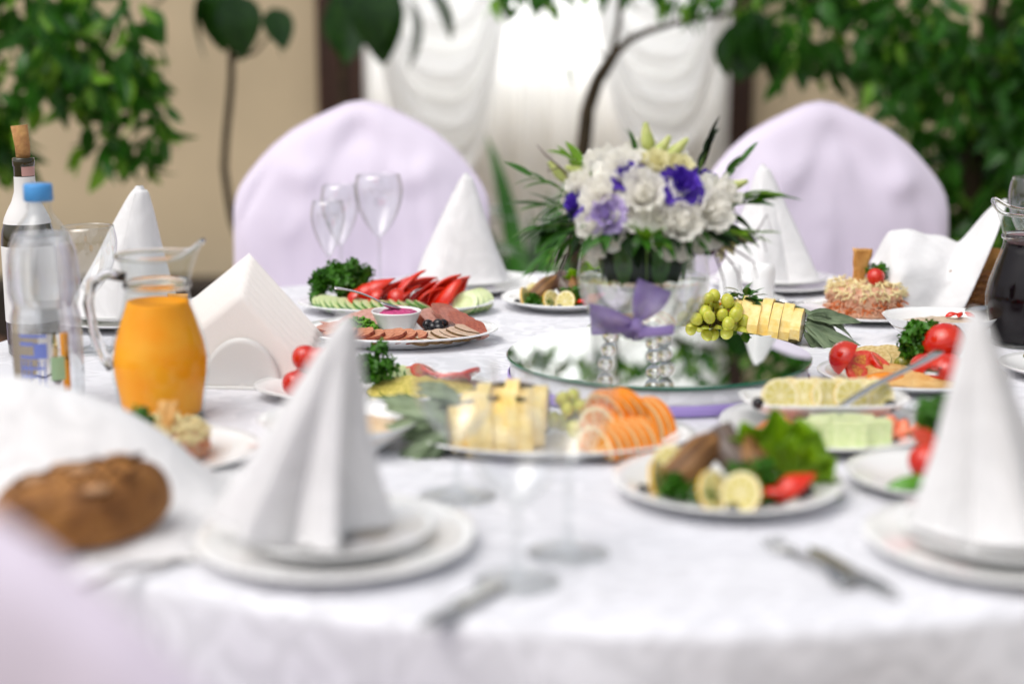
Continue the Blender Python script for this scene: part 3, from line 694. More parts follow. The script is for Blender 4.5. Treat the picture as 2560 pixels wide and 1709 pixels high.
def shaker_mesh():
    return MB().lathe([(0, 0), (.0175, 0), (.0195, .002), (.0195, .052), (.0185, .060), (.015, .0645), (.008, .0665), (0, .067)], 32).mesh('body', m_china)
SHK = shaker_mesh(); HOLE = MB().lathe([(0, .0012), (.0009, .001), (.001, 0)], 8).mesh('hole', mat('hole_dark', '30302e', .8))
def shakers(x, y, r, lab, labs, grp, dx=.028):
    plate(x, y, r, lab, h=.012, name='saucer', cat='saucer', group='saucers with shakers')
    for k, sx in enumerate((-1, 1)):
        t = thing('shaker', labs[k], 'shaker', (x + sx*dx, y, TZ + .0062), None, grp)
        put(SHK, 'body', t)
        for q in range(3 - k): put(HOLE, 'hole', t, (.004*math.cos(q*2.1), .004*math.sin(q*2.1), .0662))
shakers(.405, 2.60, .066, 'white saucer under the shakers beside the glass bowl of flowers', ['white shaker beside the glass flower bowl, nearer the grapes', 'white shaker beside the crab salad plate'], 'shakers behind the grapes')

# paper napkins in their holder
def napkin_holder():
    t = thing('napkin_holder', 'white half-round holder beside the orange juice jug', 'napkin holder', (-.352, 1.965, TZ), (0, 0, -.12))
    def wall(y):
        def fn(u, v):
            a = pi*u; r = .052*v
            return (r*math.cos(a)*1.02, y, .002 + r*math.sin(a)*1.28)
        return fn
    mh = mat('holder_plastic', 'dcdcda', .3)
    for y in (-.014, .014): MB().shell(wall(y), 32, 8, .003).build('side_wall', mh, t)
    MB().box((0, 0, .002), (.105, .04, .004), bev=.001).build('base', mh, t)
    rr = random.Random(4)
    for k in range(7):
        s = .084 + .001*rr.random()
        def fn(u, v, k=k, s=s):
            a, b = (u-.5)*2*s*.72, (v-.5)*2*s*.72                # a folded square standing on its corner; the stack slips and fans a little
            X = (a + b)*.707*1.12; Z = (a - b)*.707
            j = (k-3)/3
            return (X + .004 + .004*j, .0085*j + .05*j*(Z - .02)*.5, .068 + Z + .022*j - .10*X - .10*max(0, X))
        o = MB().shell(fn, 10, 10, .0010).build('paper_napkin', m_paper, None, (-.352, 1.965, TZ), (0, 0, -.12))
        o.scale = (1, 1, 1); tag(o, 'white paper napkin fanned in the half-round holder', 'napkin', 'paper napkins in the holder')
napkin_holder()

# ------------------------------------------------------------------ cutlery
def fork(x, y, z, ang, label, L=.19, group=None, tilt=0):
    t = thing('fork', label, 'fork', (x, y, z), (0, tilt, ang), group)
    def hd(u, v):
        X = -L/2 + L*.72*u; wd = .0105 - .0075*sm(0, .5, u) + .001*sm(.8, 1, u); return (X, (v-.5)*2*wd, .003 + .006*math.sin(u*pi)**2)
    MB().shell(hd, 24, 4, .0022).build('handle', m_steel, t)
    def pal(u, v):
        X = -L/2 + L*.72 + L*.1*u; wd = .0035 + .0085*sm(0, 1, u); return (X, (v-.5)*2*wd, .003 - .002*u)
    MB().shell(pal, 8, 6, .0016).build('neck', m_steel, t)
    for k in range(4):
        yy = -.009 + .006*k
        MB().tube([(-L/2 + L*.81, yy, .0012), (-L/2 + L*.9, yy, .001), (L/2, yy*.95, .0055)], [.0017, .0016, .0008], 6).build('tine', m_steel, t)
def knife(x, y, z, ang, label, L=.21, group=None):
    t = thing('knife', label, 'knife', (x, y, z), (0, 0, ang), group)
    MB().ell((-L*.26, 0, .004), (L*.25, .008, .0035), 16, 10).build('handle', m_steel, t)
    def bl(u, v):
        X = -.012 + L*.52*u; wd = .0085*(1 - .85*sm(.75, 1, u)); return (X, (v-.35)*2*wd, .004)
    MB().shell(bl, 16, 4, .0012).build('blade', m_steel, t)
def spoon(x, y, z, rot, label, L=.15, bw=.014):
    t = thing('spoon', label, 'spoon', (x, y, z), rot)
    def hd(u, v):
        X = L*.3 + L*.7*u; wd = .003 + .0055*sm(.3, 1, u); return (X, (v-.5)*2*wd, .002 + .004*math.sin(u*pi))
    MB().shell(hd, 20, 4, .002).build('handle', m_steel, t)
    def bo(u, v):
        a = 2*pi*u; r = max(.001, v); return (L*.16 + L*.16*r*math.cos(a), bw*r*math.sin(a), -.005*(1-r*r) + .002)
    MB().shell(bo, 24, 5, .0012).build('bowl', m_steel, t)
fork(-.318, 1.235, TZ + .002, .95, 'fork lying beside the brown bread', .17)
knife(-.035, 1.165, TZ + .002, 1.0, 'knife lying before the low goblet', .13)
knife(.288, 1.245, TZ + .002, 1.95, 'knife lying beside the place setting with the ridged cone napkin', .14)
fork(.258, 1.265, TZ + .002, 1.95, 'fork lying next to the knife beside the ridged cone napkin', .13)
# ------------------------------------------------------------------ food shapes (meshes shared between alike pieces)
def lump(p, s, k, a): return 1 + a*nz(p.x*k + s, p.y*k, p.z*k)
TOM = [MB().ell((0, 0, .5), (.5, .5, .47), 20, 14, lambda p, s=s: (1 - .10*max(0, p.z)**14 + .02*math.cos(5*math.atan2(p.y, p.x))*abs(p.z)) * lump(p, s, 1.2, .06)).mesh('tomato', m_tom) for s in (1, 4)]
def wedge_tom():
    mb = MB()
    def skin(u, v):
        a = (u-.5)*1.9; t = pi*(v*.96+.02); return (.5*math.sin(t)*math.cos(a), .5*math.sin(t)*math.sin(a), .5 - .46*math.cos(t))
    mb.grid(skin, 10, 12, mi=0)
    for sg in (0, 1):
        def cut(u, v):
            a = (sg-.5)*1.9; t = pi*(v*.96+.02); return (.5*math.sin(t)*math.cos(a)*u, .5*math.sin(t)*math.sin(a)*u, .5 - .46*math.cos(t))
        mb.grid(cut, 4, 12, mi=1)
    return mb.mesh('tomato_wedge', [m_tom, m_tomflesh])
TWED = wedge_tom()
def round_slice(name, th, side, face, rings=(), wedges=0, wm=None, wr=(.15, .78), seg=28, wob=0, seed=0):
    """unit-radius slice in XY; rings: (radius, material) discs each a hair above the last; wedges: raised flesh cells"""
    mb = MB(); mats = [side, face]
    wf = (lambda a, z: 1 + wob*nz(math.cos(a)*1.6 + seed, math.sin(a)*1.6, seed)) if wob else None
    mb.lathe([(.98, 0), (1, th*.2), (1, th*.8), (.98, th)], seg, mi=0, wob=wf)
    mb.lathe([(.98, th), (.5, th + .002), (0, th + .002)], seg, mi=1, wob=wf); mb.lathe([(0, 0), (.5, 0), (.98, 0)], seg, mi=1, wob=wf)
    zz = th + .004
    for r, m in rings:
        mats.append(m); mb.lathe([(r, zz), (r*.98, zz + .006), (0, zz + .007)], seg, mi=len(mats)-1, wob=wf); mb.lathe([(0, -.006), (r, -.004)], seg, mi=len(mats)-1, wob=wf); zz += .008
    if wedges:
        mats.append(wm)
        for k in range(wedges):
            a0 = 2*pi*(k + .07)/wedges; a1 = 2*pi*(k + .93)/wedges
            for zt, d in ((zz + .012, 1), (-.012, -1)):
                b = len(mb.v); am = (a0+a1)/2
                pts = [(wr[0]*math.cos(am), wr[0]*math.sin(am), zt)] + [(wr[1]*math.cos(a0 + (a1-a0)*q/4)*(1 if 0 < q < 4 else .96), wr[1]*math.sin(a0 + (a1-a0)*q/4)*(1 if 0 < q < 4 else .96), zt) for q in range(5)]
                for p in pts: mb.v.append(p)
                mb.face(tuple(range(b, b+6))[::d], len(mats)-1)
    return mb.mesh(name, mats)
CUC = round_slice('cucumber_slice', .22, m_cucskin, m_cuc, ((.62, m_cuc2),), seg=24)
LEM = round_slice('lemon_slice', .16, m_lemon, m_pith, (), 9, m_lemflesh, (.08, .84))
TSL = round_slice('tomato_slice', .22, m_tom, m_tomflesh, (), 5, m_gel, (.22, .74), wob=.12, seed=2)
POR = round_slice('pork_slice', .10, m_crust, m_pork, seg=32, wob=.25, seed=3)
CUR = round_slice('cured_slice', .16, m_ham, m_hamrind, seg=32, wob=.2, seed=6)
HAM = round_slice('ham_slice', .16, m_hamrind, m_ham, seg=32, wob=.2, seed=5)
SAU = round_slice('sausage_slice', .22, m_hamrind, m_sausage, seg=24, wob=.3, seed=8)
ZUC = round_slice('zucchini_slice', .16, mat('zuc_skin', '5d6a28', .4), m_zuc, ((.6, mat('zuc_core', 'd6bd7c', .4, var=.3, vscale=12)),), seg=24, wob=.1, seed=1)
def half_orange():
    mb = MB(); th = .26; n = 20
    def arc(r, z): return [(r*math.cos(pi*k/n), r*math.sin(pi*k/n), z) for k in range(n+1)]
    mb.grid(lambda u, v: (math.cos(pi*u)*(1 - .03*(2*v-1)**4), math.sin(pi*u)*(1 - .03*(2*v-1)**4), th*v), n, 4, mi=0)
    for z, d in ((th*.999, 1), (.0, -1)):
        b = len(mb.v)
        for p in arc(.985, z): mb.v.append(p)
        mb.face(tuple(range(b, b+n+1))[::d], 1)
        for k in range(5):
            a0 = pi*(k+.06)/5; a1 = pi*(k+.94)/5; b = len(mb.v); am = (a0+a1)/2
            mb.v.append((.1*math.cos(am), .1*math.sin(am) + .01, z + d*.012))
            for q in range(5): a = a0 + (a1-a0)*q/4; mb.v.append((.86*math.cos(a), .86*math.sin(a), z + d*.012))
            mb.face(tuple(range(b, b+6))[::d], 2)
    mb.grid(lambda u, v: (-.98 + 1.96*u, 0, th*v), 1, 1, mi=2)
    return mb.mesh('orange_slice', [m_orpeel, m_pith, m_orflesh], smooth=True)
ORA = half_orange()
def pepper(seed):
    rr = random.Random(seed); k = rr.uniform(.8, 1.2)
    def fn(u, v):
        a = (v-.5)*2.2; wd = .25*math.sin(pi*min(1, u**.75*.97 + .03))**.9*k
        return (u - .5, wd*math.sin(a), .16*math.sin(pi*u*.8) + wd*1.0*(math.cos(a)-.6) + .06*math.sin(u*6 + seed)*v)
    return MB().shell(fn, 14, 8, .05, 0).mesh('pepper_strip', m_pepper)
PEP = [pepper(i) for i in range(3)]
OLI = MB().ell((0, 0, .5), (.42, .42, .5), 16, 10).mesh('olive', m_olive)
GRA = MB().ell((0, 0, 0), (.42, .42, .52), 16, 12).mesh('grape', m_grape)

def parsley(x, y, z, rx, ry, rz, label, n=650, seed=1, size=.0062, m=None, lean=(0, 0), cat='parsley', name='parsley', stems=7):
    rr = random.Random(seed); t = thing(name, label, cat, (x, y, z))
    for k in range(stems):
        a = rr.uniform(0, 6.28); q = rr.uniform(.3, .85)
        top = Vector((lean[0] + math.cos(a)*rx*q, lean[1] + math.sin(a)*ry*q, rz*(.9 + .5*rr.random())))
        MB().tube([(rr.uniform(-.3, .3)*rx, rr.uniform(-.3, .3)*ry, .001), top*.5 + Vector((0, 0, .1*rz)), top], [.0011, .001, .0007], 5).build('stem', m_pars2, t)
    mb = MB(); cl = []
    for _ in range(max(9, n // 42)):
        p = Vector((rr.gauss(0, 1), rr.gauss(0, 1), rr.gauss(0, 1))).normalized() * rr.uniform(.35, 1) ** .5
        cl.append(Vector((p.x*rx*.85 + lean[0], p.y*ry*.85 + lean[1], rz + p.z*rz*.85)))
    for i in range(n):
        c = cl[i % len(cl)]; d = Vector((rr.gauss(0, 1), rr.gauss(0, 1), rr.gauss(.3, 1))).normalized()
        p = c + d*rr.uniform(.2, 1)*size*2.3; p.z = max(p.z, .002)
        s = size*rr.uniform(.6, 1.2); q = d.to_track_quat('Z', 'Y') @ Euler((rr.uniform(-.7, .7), rr.uniform(-.7, .7), rr.uniform(0, 6.28))).to_quaternion()
        b = len(mb.v); mb.v.append(tuple(p))
        m_ = 7
        for k in range(m_):
            a = 2*pi*k/m_ * .85; ro = s*(.75 + .35*(k % 2)); v = q @ Vector((ro*math.cos(a), ro*math.sin(a), s*.45*math.cos(k*2.4 + i)))
            mb.v.append(tuple(p + v))
        for k in range(m_ - 1): mb.face((b, b+1+k, b+2+k))
    o = mb.build('leaves', m or m_pars, t); tag(o, kind='stuff')
    return t
def lettuce(x, y, z, s, label, seed=0, rot=(0, 0, 0), m=None):
    def fn(u, v):
        a = (u-.5)*2.6; r = s*(.15 + .85*v)
        ruff = s*.16*v**2*math.sin(u*34 + seed) + s*.10*v*nz(u*9, v*5, seed)
        return (r*math.sin(a)*.8, ruff, r*math.cos(a)*.9 + s*.05*v*math.sin(u*21))
    o = MB().shell(fn, 60, 14, .0007).build('lettuce_leaf', m or m_lett, None, (x, y, z), rot); tag(o, label, 'lettuce', None)
def toast_piece(x, y, z, w_, h_, label, rot, seed=0, shape=0):
    def fn(u, v):
        wd = w_*(.45 + .55*v) if shape == 0 else w_*(.15 + .85*v)
        return ((u-.5)*wd + .004*nz(v*3, 0, seed), .006*math.sin(v*2.6 + seed) + .004*nz(u*3, v*3, seed), h_*v)
    o = MB().shell(fn, 8, 12, .0035).build('toast', m_toast, None, (x, y, z), rot); tag(o, label, 'toast')
def fish_steak(x, y, z, s, label, rot, seed=0, mm=None):
    def fn(u, v):
        wd = s*.46*(.55 + .45*math.sin(pi*(.15 + .8*u)))*(1 + .12*nz(u*4, v*2, seed)); a = (v-.5)*2
        return ((u-.5)*s*1.3, a*wd*.5 + .02*s*math.sin(u*9 + seed), .20*s*math.sin(pi*u) + .12*s*(1-a*a) + .02*s*nz(u*7, v*7, seed))
    o = MB().shell(fn, 16, 12, s*.15).build('fish_fillet', mm or m_fish, None, (x, y, z), rot); tag(o, label, 'fish')
    return o

# ------------------------------------------------------------------ meat platter
plate(-.173, 2.275, .152, 'oval white platter of sliced cold meats round a sauce bowl', .105, h=.022, name='platter', cat='platter', well=.72)
on = On(-.173, 2.275)
def ramekin():
    t = thing('sauce_bowl', 'small white flared bowl standing among the cold meats', 'bowl', (-.176, 2.285, TZ + .0062))
    P = [(0, 0), (.021, 0), (.024, .002), (.030, .020), (.037, .036), (.0385, .0385), (.0375, .040), (.0355, .038), (.0285, .020), (.022, .0055), (0, .005)]
    MB().lathe(P, 48).build('bowl_wall', m_china, t)
    o = MB().ell((-.176 + .003, 2.285 + .002, TZ + .0395), (.029, .029, .0085), 36, 18, lambda p: 1 + .22*nz(p.x*7, p.y*7, p.z*4)).build('beet_horseradish', m_beet); tag(o, 'pink beetroot horseradish heaped in the small white bowl', 'relish')
ramekin()
spoon(-.170, 2.287, TZ + .047, (0, -.32, pi + .12), 'small spoon leaning in the bowl of pink horseradish', .105, .009)
lab = 'pale roast pork slice with dark spice rim at the edge of the meat platter'
for k in range(8):
    a = -1.25 + k*.165
    on(POR, 'pork_slice', .112*math.cos(a) - .004, .074*math.sin(a) - .006, .011 + .0012*(k % 2), lab, 'meat slice', 'pale pork slices on the meat platter', (.24, .14, .3 + .10*k), (.027, .020, .045))
lab = 'reddish smoked meat slice in the overlapping row on the meat platter'
for k in range(9):
    a = -1.35 - k*.135
    on(SAU, 'smoked_slice', .112*math.cos(a) - .002, .076*math.sin(a), .012 + .0018*(k % 3), lab, 'meat slice', 'smoked slices on the meat platter', (.28 + .05*(k % 2), -.15, -.2 - .1*k), (.026, .018, .024))
lab = 'strip of roast pork at the narrow end of the meat platter'
for k in range(7): on(HAM, 'pork_strip', -.105 + .006*(k % 3), -.03 + .013*k, .008 + .003*(k % 2), lab, 'meat slice', 'pork strips on the meat platter', (R.uniform(-.5, .5), R.uniform(-.3, .3), R.uniform(-.5, .5)), (.026, .010, .02))
for k, (lx, ly, s) in enumerate(((-.062, .050, .036), (-.045, .062, .034), (-.010, .070, .032))): on(HAM, 'ham_slice', lx, ly, .011 + .004*k, 'large pale pink ham slice behind the small sauce bowl', 'meat slice', 'large ham slices on the meat platter', (.38, -.12, .2*k), (s, s*.8, s*.8))
on(HAM, 'ham_chunk', .047, .060, .008, 'thick pink ham chunk beside the black olives', 'meat slice', None, (.5, .3, .3), (.026, .02, .1))
for k in range(5): on(CUR, 'cured_slice', .070 + .013*k, .052 - .015*k, .026 - .004*k, 'dark red cured meat slice with glossy rind beside the olives', 'meat slice', 'cured slices on the meat platter', (.62 + .12*(k % 2), .30, -.55 - .10*k), (.024, .012, .06))
for k in range(11):
    a = k*2.4; r = .006*math.sqrt(k); on(OLI, 'olive', .054 + r*1.2*math.cos(a), -.004 + r*1.1*math.sin(a), .006 + .013*(k < 5), 'shiny black olive on the meat platter', 'olive', 'olives on the meat platter', (1.2, R.uniform(0, 3), R.uniform(0, 3)), .0185)
def onion_heap():
    rr = random.Random(9); t = thing('chopped_onion', 'heap of chopped green onion on the meat platter', 'green onion', (on.x - .058, on.y - .012, on.z + .006))
    mb = MB()
    for i in range(420):
        a = rr.uniform(0, 6.28); r = rr.random() ** .6
        c = Vector((.036*r*math.cos(a), .024*r*math.sin(a), .002 + .026*(1 - r*r)*rr.uniform(.5, 1)))
        d = Vector((rr.gauss(0, 1), rr.gauss(0, 1), rr.gauss(0, 1))).normalized(); mb.tube([c - d*.0022, c + d*.0022], .0018, 6)
    tag(mb.build('chopped_rings', m_onion, t), kind='stuff')
onion_heap()
for k, (lx, ly) in enumerate(((-.004, -.062), (.018, -.058), (.036, -.052), (.002, -.070))): on(PEP[k % 3], 'pepper_bit', lx, ly, .012, 'small red pepper bit among the meat slices', 'pepper', 'red pepper bits on the meat platter', (R.uniform(-.3, .3), 0, k), .018)

# ------------------------------------------------------------------ vegetable platter behind it
plate(-.195, 2.53, .165, 'oval white platter of cucumber, tomatoes and red pepper', .10, h=.02, name='platter', cat='platter', well=.72)
on = On(-.195, 2.53)
parsley(on.x - .085, on.y + .005, on.z + .006, .052, .04, .036, 'bushy parsley bunch on the platter with red pepper strips', 1500, 21, .0068, stems=12)
parsley(on.x - .128, on.y + .0, on.z + .004, .018, .02, .028, 'loose parsley sprig beside the bushy parsley bunch', 160, 22, .006, stems=5)
for k in range(15):
    a = pi*1.12 + k*.118
    on(CUC, 'cucumber_slice', .124*math.cos(a) - .004, .075*math.sin(a), .013 + .0015*(k % 2), 'cucumber slice in the row on the red pepper platter', 'cucumber', 'cucumber slices on the red pepper platter', (.45, .22, .1*k), .0195)
for k in range(4): on(CUC, 'cucumber_slice', .118 + .008*k, -.028 + .012*k, .012, 'cucumber slice standing at the end of the red pepper platter', 'cucumber', 'standing cucumber slices', (.9, .0, -.3 + .2*k), .022)
for k in range(3): on(TWED, 'tomato_wedge', -.062 + .03*k, -.044, .006, 'tomato wedge before the parsley on the red pepper platter', 'tomato', 'tomato wedges on the red pepper platter', (-.5, -.2, 3.3 + .4*k), .040)
for k in range(20):
    u = k/19; lx = -.050 + .150*((k*7 % 20)/19); ly = -.030 + .06*R.random()
    on(PEP[k % 3], 'pepper_strip', lx, ly, .012 + .030*R.random()*(1 - abs(u-.5)), 'glossy red pepper strip heaped on the platter beside parsley', 'pepper', 'red pepper strips', (R.uniform(-.9, .9), -R.uniform(.2, .75), R.uniform(-.5, .5)), R.uniform(.055, .075))

# ------------------------------------------------------------------ two fish plates
def fish_plate(x, y, r, s, lb, far):
    plate(x, y, r, 'white plate of grilled fish with lemon ' + lb, group='plates of grilled fish', h=.02)
    on = On(x, y)
    fish_steak(x - .038*s, y + .010*s, on.z + .018*s, .066*s, 'brown grilled fish piece ' + lb, (.75, -.62, .55), 1)
    fish_steak(x + .012*s, y + .018*s, on.z + .022*s, .062*s, 'dark skinned grilled fish piece ' + lb, (.7, .8, -.9), 2, m_fishskin)
    fish_steak(x + .030*s, y + .004*s, on.z + .018*s, .056*s, 'second brown grilled fish piece ' + lb, (.6, .75, -1.0), 3)
    for k, (lx, ly, rot) in enumerate(((-.072, -.014, (1.25, .5, 1.0)), (-.052, .042, (1.25, -.2, -.3)), (-.022, -.050, (1.2, -.5, .9)), (.006, -.058, (1.15, .5, -.8)))):
        on(LEM, 'lemon_slice', lx*s, ly*s, .014*s, 'lemon slice propped against the fish ' + lb, 'lemon', 'lemon slices ' + lb, rot, .021*s)
    for lx, ly in ((-.090, -.030), (-.005, -.078), (.075, -.030), (.068, -.04)): on(OLI, 'olive', lx*s, ly*s, .004, 'black olive beside the fish ' + lb, 'olive', 'olives ' + lb, (1.2, 0, lx*40), .015*s)
    parsley(x + .022*s, y - .030*s, on.z, .026*s, .02*s, .018*s, 'dark parsley beside the fish ' + lb, 260, 31, .006*s)
    parsley(x - .03*s, y - .045*s, on.z, .014*s, .012*s, .009*s, 'small parsley sprig under the fish ' + lb, 80, 32, .005*s, stems=3)
    lettuce(x + .048*s, y + .028*s, on.z + .006, .078*s, 'bright green curly lettuce leaf ' + lb, 1, (.25, .25, .1))
    lettuce(x + .068*s, y + .014*s, on.z + .004, .062*s, 'second curly lettuce leaf ' + lb, 4, (.5, .5, -.3))
    on(PEP[0], 'pepper_strip', .062*s, -.035*s, .012*s, 'red pepper strip beside the fish ' + lb, 'pepper', None, (.3, -.35, .35), .052*s)
    on(PEP[1], 'pepper_strip', .040*s, -.052*s, .010*s, 'flat red pepper strip near the fish ' + lb, 'pepper', None, (.2, -.1, -.4), .036*s)
    parsley(x - .055*s, y - .03*s, on.z, .016*s, .014*s, .012*s, 'parsley sprig under the lemon ' + lb, 120, 33, .005*s, stems=3)
fish_plate(.216, 1.475, .115, 1.0, 'on the plate before the orange slices', 0)
fish_plate(.085, 2.575, .104, .88, 'on the plate behind the glass bowl of flowers', 1)

# ------------------------------------------------------------------ fruit platters
def fruit_platter(x, y, rx, ry, mirror, lb, parts):
    plate(x, y, rx, 'oval white fruit platter ' + lb, ry, h=.018, name='platter', cat='platter', group='fruit platters', well=.74)
    return On(x, y)
def pineapple(x, y, z, rot, s, lb, n=7):
    """a quarter of pineapple cut into slices on its rind, with part of the leafy crown"""
    t = thing('pineapple_quarter', 'quarter pineapple cut in slices on its rind ' + lb, 'pineapple', (x, y, z), rot)
    L = .115*s
    def rind(u, v):
        a = pi*(1.0 + u)*1.0; r = .041*s*(math.sin(pi*(v*.8+.12)) ** .35); return (-L/2 + L*v, r*math.cos(a), .030*s + r*math.sin(a)*.85)
    MB().shell(rind, 14, 14, .004).build('rind', m_pinerind, t)
    for k in range(n):
        f = (k + .5)/n; r = .039*s*(math.sin(pi*(f*.8+.12)) ** .35); off = (.0025*s if k % 2 else -.0035*s) + .002*s*math.sin(k*2.3)
        mb = MB()
        def sl(u, v):
            a = pi*(1 + v); return (0, r*math.cos(a), r*math.sin(a)*.85)
        w2 = L/n*.488
        pr = [(r*math.cos(pi*(1+q/10)), r*math.sin(pi*(1+q/10))*.80) for q in range(11)] + [(r*.86*math.cos(pi*q/8), (.006 + .014*math.sin(pi*q/8) + .0015*math.sin(q*2.1 + k))*s) for q in range(1, 8)]
        b = 0; nn = len(pr)
        for sx in (-w2, w2):
            for py_, pz_ in pr: mb.v.append((sx, py_, pz_))
        mb.face(tuple(range(nn))); mb.face(tuple(range(nn, 2*nn))[::-1])
        for q in range(nn): mb.face((q, (q+1) % nn, nn + (q+1) % nn, nn + q))
        mb.build('flesh_slice', m_pine, t, (-L/2 + L*f, off, .034*s + .0015*math.sin(k*3.7)), (.06*math.sin(k*2.9), .05*math.sin(k*1.7), 0), smooth=False)
    lm = leaf_mesh('crown_leaf', m_pineleaf, 1, .22, .55, .5, 2, 8, .8)
    rr = random.Random(6)
    for k in range(26):
        a = rr.uniform(-1.5, 1.5); d = Vector((1, math.sin(a)*.75, math.cos(a)*.15 - .35 + rr.uniform(-.35, .25)))
        put(lm, 'crown_leaf', t, (L/2 + .004, math.sin(a)*.016*s, .038*s + rr.uniform(-.012, .008)), (d.to_track_quat('Y', 'Z') @ Euler((0, rr.uniform(-.5, .5), 0)).to_quaternion()).to_euler(), s*rr.uniform(.06, .105))
def grapes(x, y, z, n, lb, seed, sx=.045, sy=.03, sz=.045, s=.021):
    rr = random.Random(seed); t = thing('grape_bunch', 'bunch of pale green grapes ' + lb, 'grapes', (x, y, z))
    pts = []; tries = 0
    while len(pts) < n and tries < 6000:
        tries += 1
        p = Vector((rr.uniform(-1, 1), rr.uniform(-1, 1), rr.uniform(0, 1)))
        if p.x**2 + p.y**2 + p.z**2 > 1: continue
        q = Vector((p.x*sx, p.y*sy, s*.42 + p.z*sz))
        if all((q - o).length > s*.80 for o in pts): pts.append(q)
    for p in pts:
        put(GRA, 'grape', t, p, (rr.uniform(-1, 1), rr.uniform(-1, 1), 0), s*rr.uniform(.92, 1.08))
        MB().tube([p*.9, p*.55 + Vector((0, 0, .008)), (0, 0, sz*.5)], [.0009, .0009, .0011], 4).build('twig', m_twig, t)
# platter beside the mirror, with grapes and pineapple
lb = 'behind the mirror'
on = fruit_platter(.280, 2.300, .165, .090, 0, lb, 0)
grapes(on.x + .022, on.y - .038, on.z, 36, lb, 3, .052, .032, .058, .0225)
pineapple(on.x + .108, on.y - .014, on.z + .006, (.75, .08, -.30), .95, lb)
pineapple(on.x + .085, on.y + .050, on.z + .004, (.5, -.12, -.7), .75, 'beside the grapes and herbs ' + lb, 5)
for k in range(6): on(ORA, 'orange_slice', -.120 + .014*k, -.012 + .006*k, .001, 'orange slice at the flower bowl end of the grape platter', 'orange', 'orange slices on the grape platter', (pi/2, 0, -.55), (.032, .032, .03))
for k in range(2): on(ORA, 'orange_slice', .040 + .014*k, .036, .014, 'orange slice behind the grapes and mint', 'orange', 'orange slices behind the grapes', (pi/2, 0, -.25), (.036, .036, .03))
def herb(x, y, z, label):
    t = thing('mint_sprig', label, 'herb', (x, y, z)); rr = random.Random(8); lm = [leaf_mesh('leaf', m_leafg, 1, .55, b, .2, 2, 5, .8, .02) for b in (.2, .5)]
    MB().tube([(0, 0, -.03), (0, 0, 0), (.004, 0, .015)], .0012, 5).build('stem', m_pars2, t)
    for k in range(46):
        a = rr.uniform(0, 6.28); d = Vector((math.cos(a), math.sin(a)*.8, rr.uniform(-.3, .9)))
        put(rr.choice(lm), 'leaf', t, (d.x*.010, d.y*.01, rr.uniform(-.012, .014)), (d.to_track_quat('Y', 'Z') @ Euler((0, rr.uniform(-.6, .6), 0)).to_quaternion()).to_euler(), rr.uniform(.016, .030))
herb(on.x + .072, on.y - .006, on.z + .054, 'sprig of fresh mint on top of the grape platter')
# platter with orange slices
lb = 'before the mirror'
on = fruit_platter(.045, 1.668, .162, .098, 0, lb, 0)
pineapple(on.x - .068, on.y - .004, on.z + .006, (-1.0, 0, pi + .22), .9, lb)
pineapple(on.x - .050, on.y + .056, on.z + .010, (-.9, .03, pi - .10), .85, 'nearer the glass bowl, ' + lb, 6)
grapes(on.x + .020, on.y + .035, on.z, 14, lb, 5, .024, .022, .04, .020)
for row, (ox, oy, n, sz, rw) in enumerate(((.052, -.058, 6, .032, 'lower row'), (.060, .000, 7, .040, 'taller row'))):
    for k in range(n): on(ORA, 'orange_slice', ox + .0098*k, oy + .0072*k, .001, 'thick orange half slice standing in the ' + rw + ' on the platter before the mirror', 'orange', 'orange slices of the ' + rw, (pi/2, 0, -.92 + .03*(k % 2)), (sz, sz, .036))
for k in range(3): on(ORA, 'orange_slice', .066 + .011*k, .010 + .006*k, .030, 'orange half slice laid on top of the rows', 'orange', 'orange slices on top of the rows', (pi/2 + .35, 0, -.75), (.030, .030, .036))

# ------------------------------------------------------------------ tomato and cheese platter behind the pleated napkin
plate(-.178, 1.908, .152, 'oval white platter with tomatoes, parsley and avocado slices', .092, h=.018, name='platter', cat='platter', well=.7)
on = On(-.178, 1.908)
for lx, ly, lz, s in ((-.100, -.030, 0, .037), (-.092, .002, .0, .035), (-.074, -.046, 0, .036), (-.088, -.012, .028, .038), (-.056, -.03, 0, .036), (-.066, -.026, .030, .036)): on(TOM[0], 'tomato', lx, ly, lz, 'small whole tomato in the cluster beside the paper napkins', 'tomato', 'tomatoes beside the paper napkins', (.3, .2, lx*50), s)
on(TOM[1], 'tomato', -.060, .000, .034, 'plum tomato leaning on the cluster beside the paper napkins', 'tomato', None, (.9, .4, 0), (.032, .032, .046))
parsley(on.x + .006, on.y + .008, on.z + .004, .024, .022, .028, 'parsley sprig behind the pleated napkin', 480, 41, .0062)
for k in range(4): on(CUC, 'cheese_round', .030 + .008*k, .038 - .004*k, .010, 'pale round slice beside the parsley behind the pleated napkin', 'vegetable slice', 'pale round slices', (.6, 0, .4*k), .020)
for k in range(6): on(TSL, 'tomato_slice', .052 + .013*k, .030 - .006*k + .010*(k % 2), .010 + .004*(k % 3), 'red tomato slice overlapping on the avocado platter', 'tomato', 'tomato slices on the avocado platter', (.45, .25, k*.7), (.023, .023, .02))
AVO = round_slice('avocado_slice', .12, mat('avocado_rind', '6f7a1e', .4), mat('avocado_flesh', 'dccb74', .35, var=.3, vscale=5, hex2='b9ad4a'), seg=24, wob=.15, seed=4)
for k in range(7): on(AVO, 'avocado_slice', .022 + .015*k, -.008 - .002*k, .006 + .002*(k % 2), 'pale yellow green avocado slice before the tomato slices', 'avocado', 'avocado slices', (.35, -.25, .25 + .2*k), (.030, .018, .03))
fork(-.155, 1.74, TZ + .009, .0, 'serving fork lying behind the pleated napkin', .12)

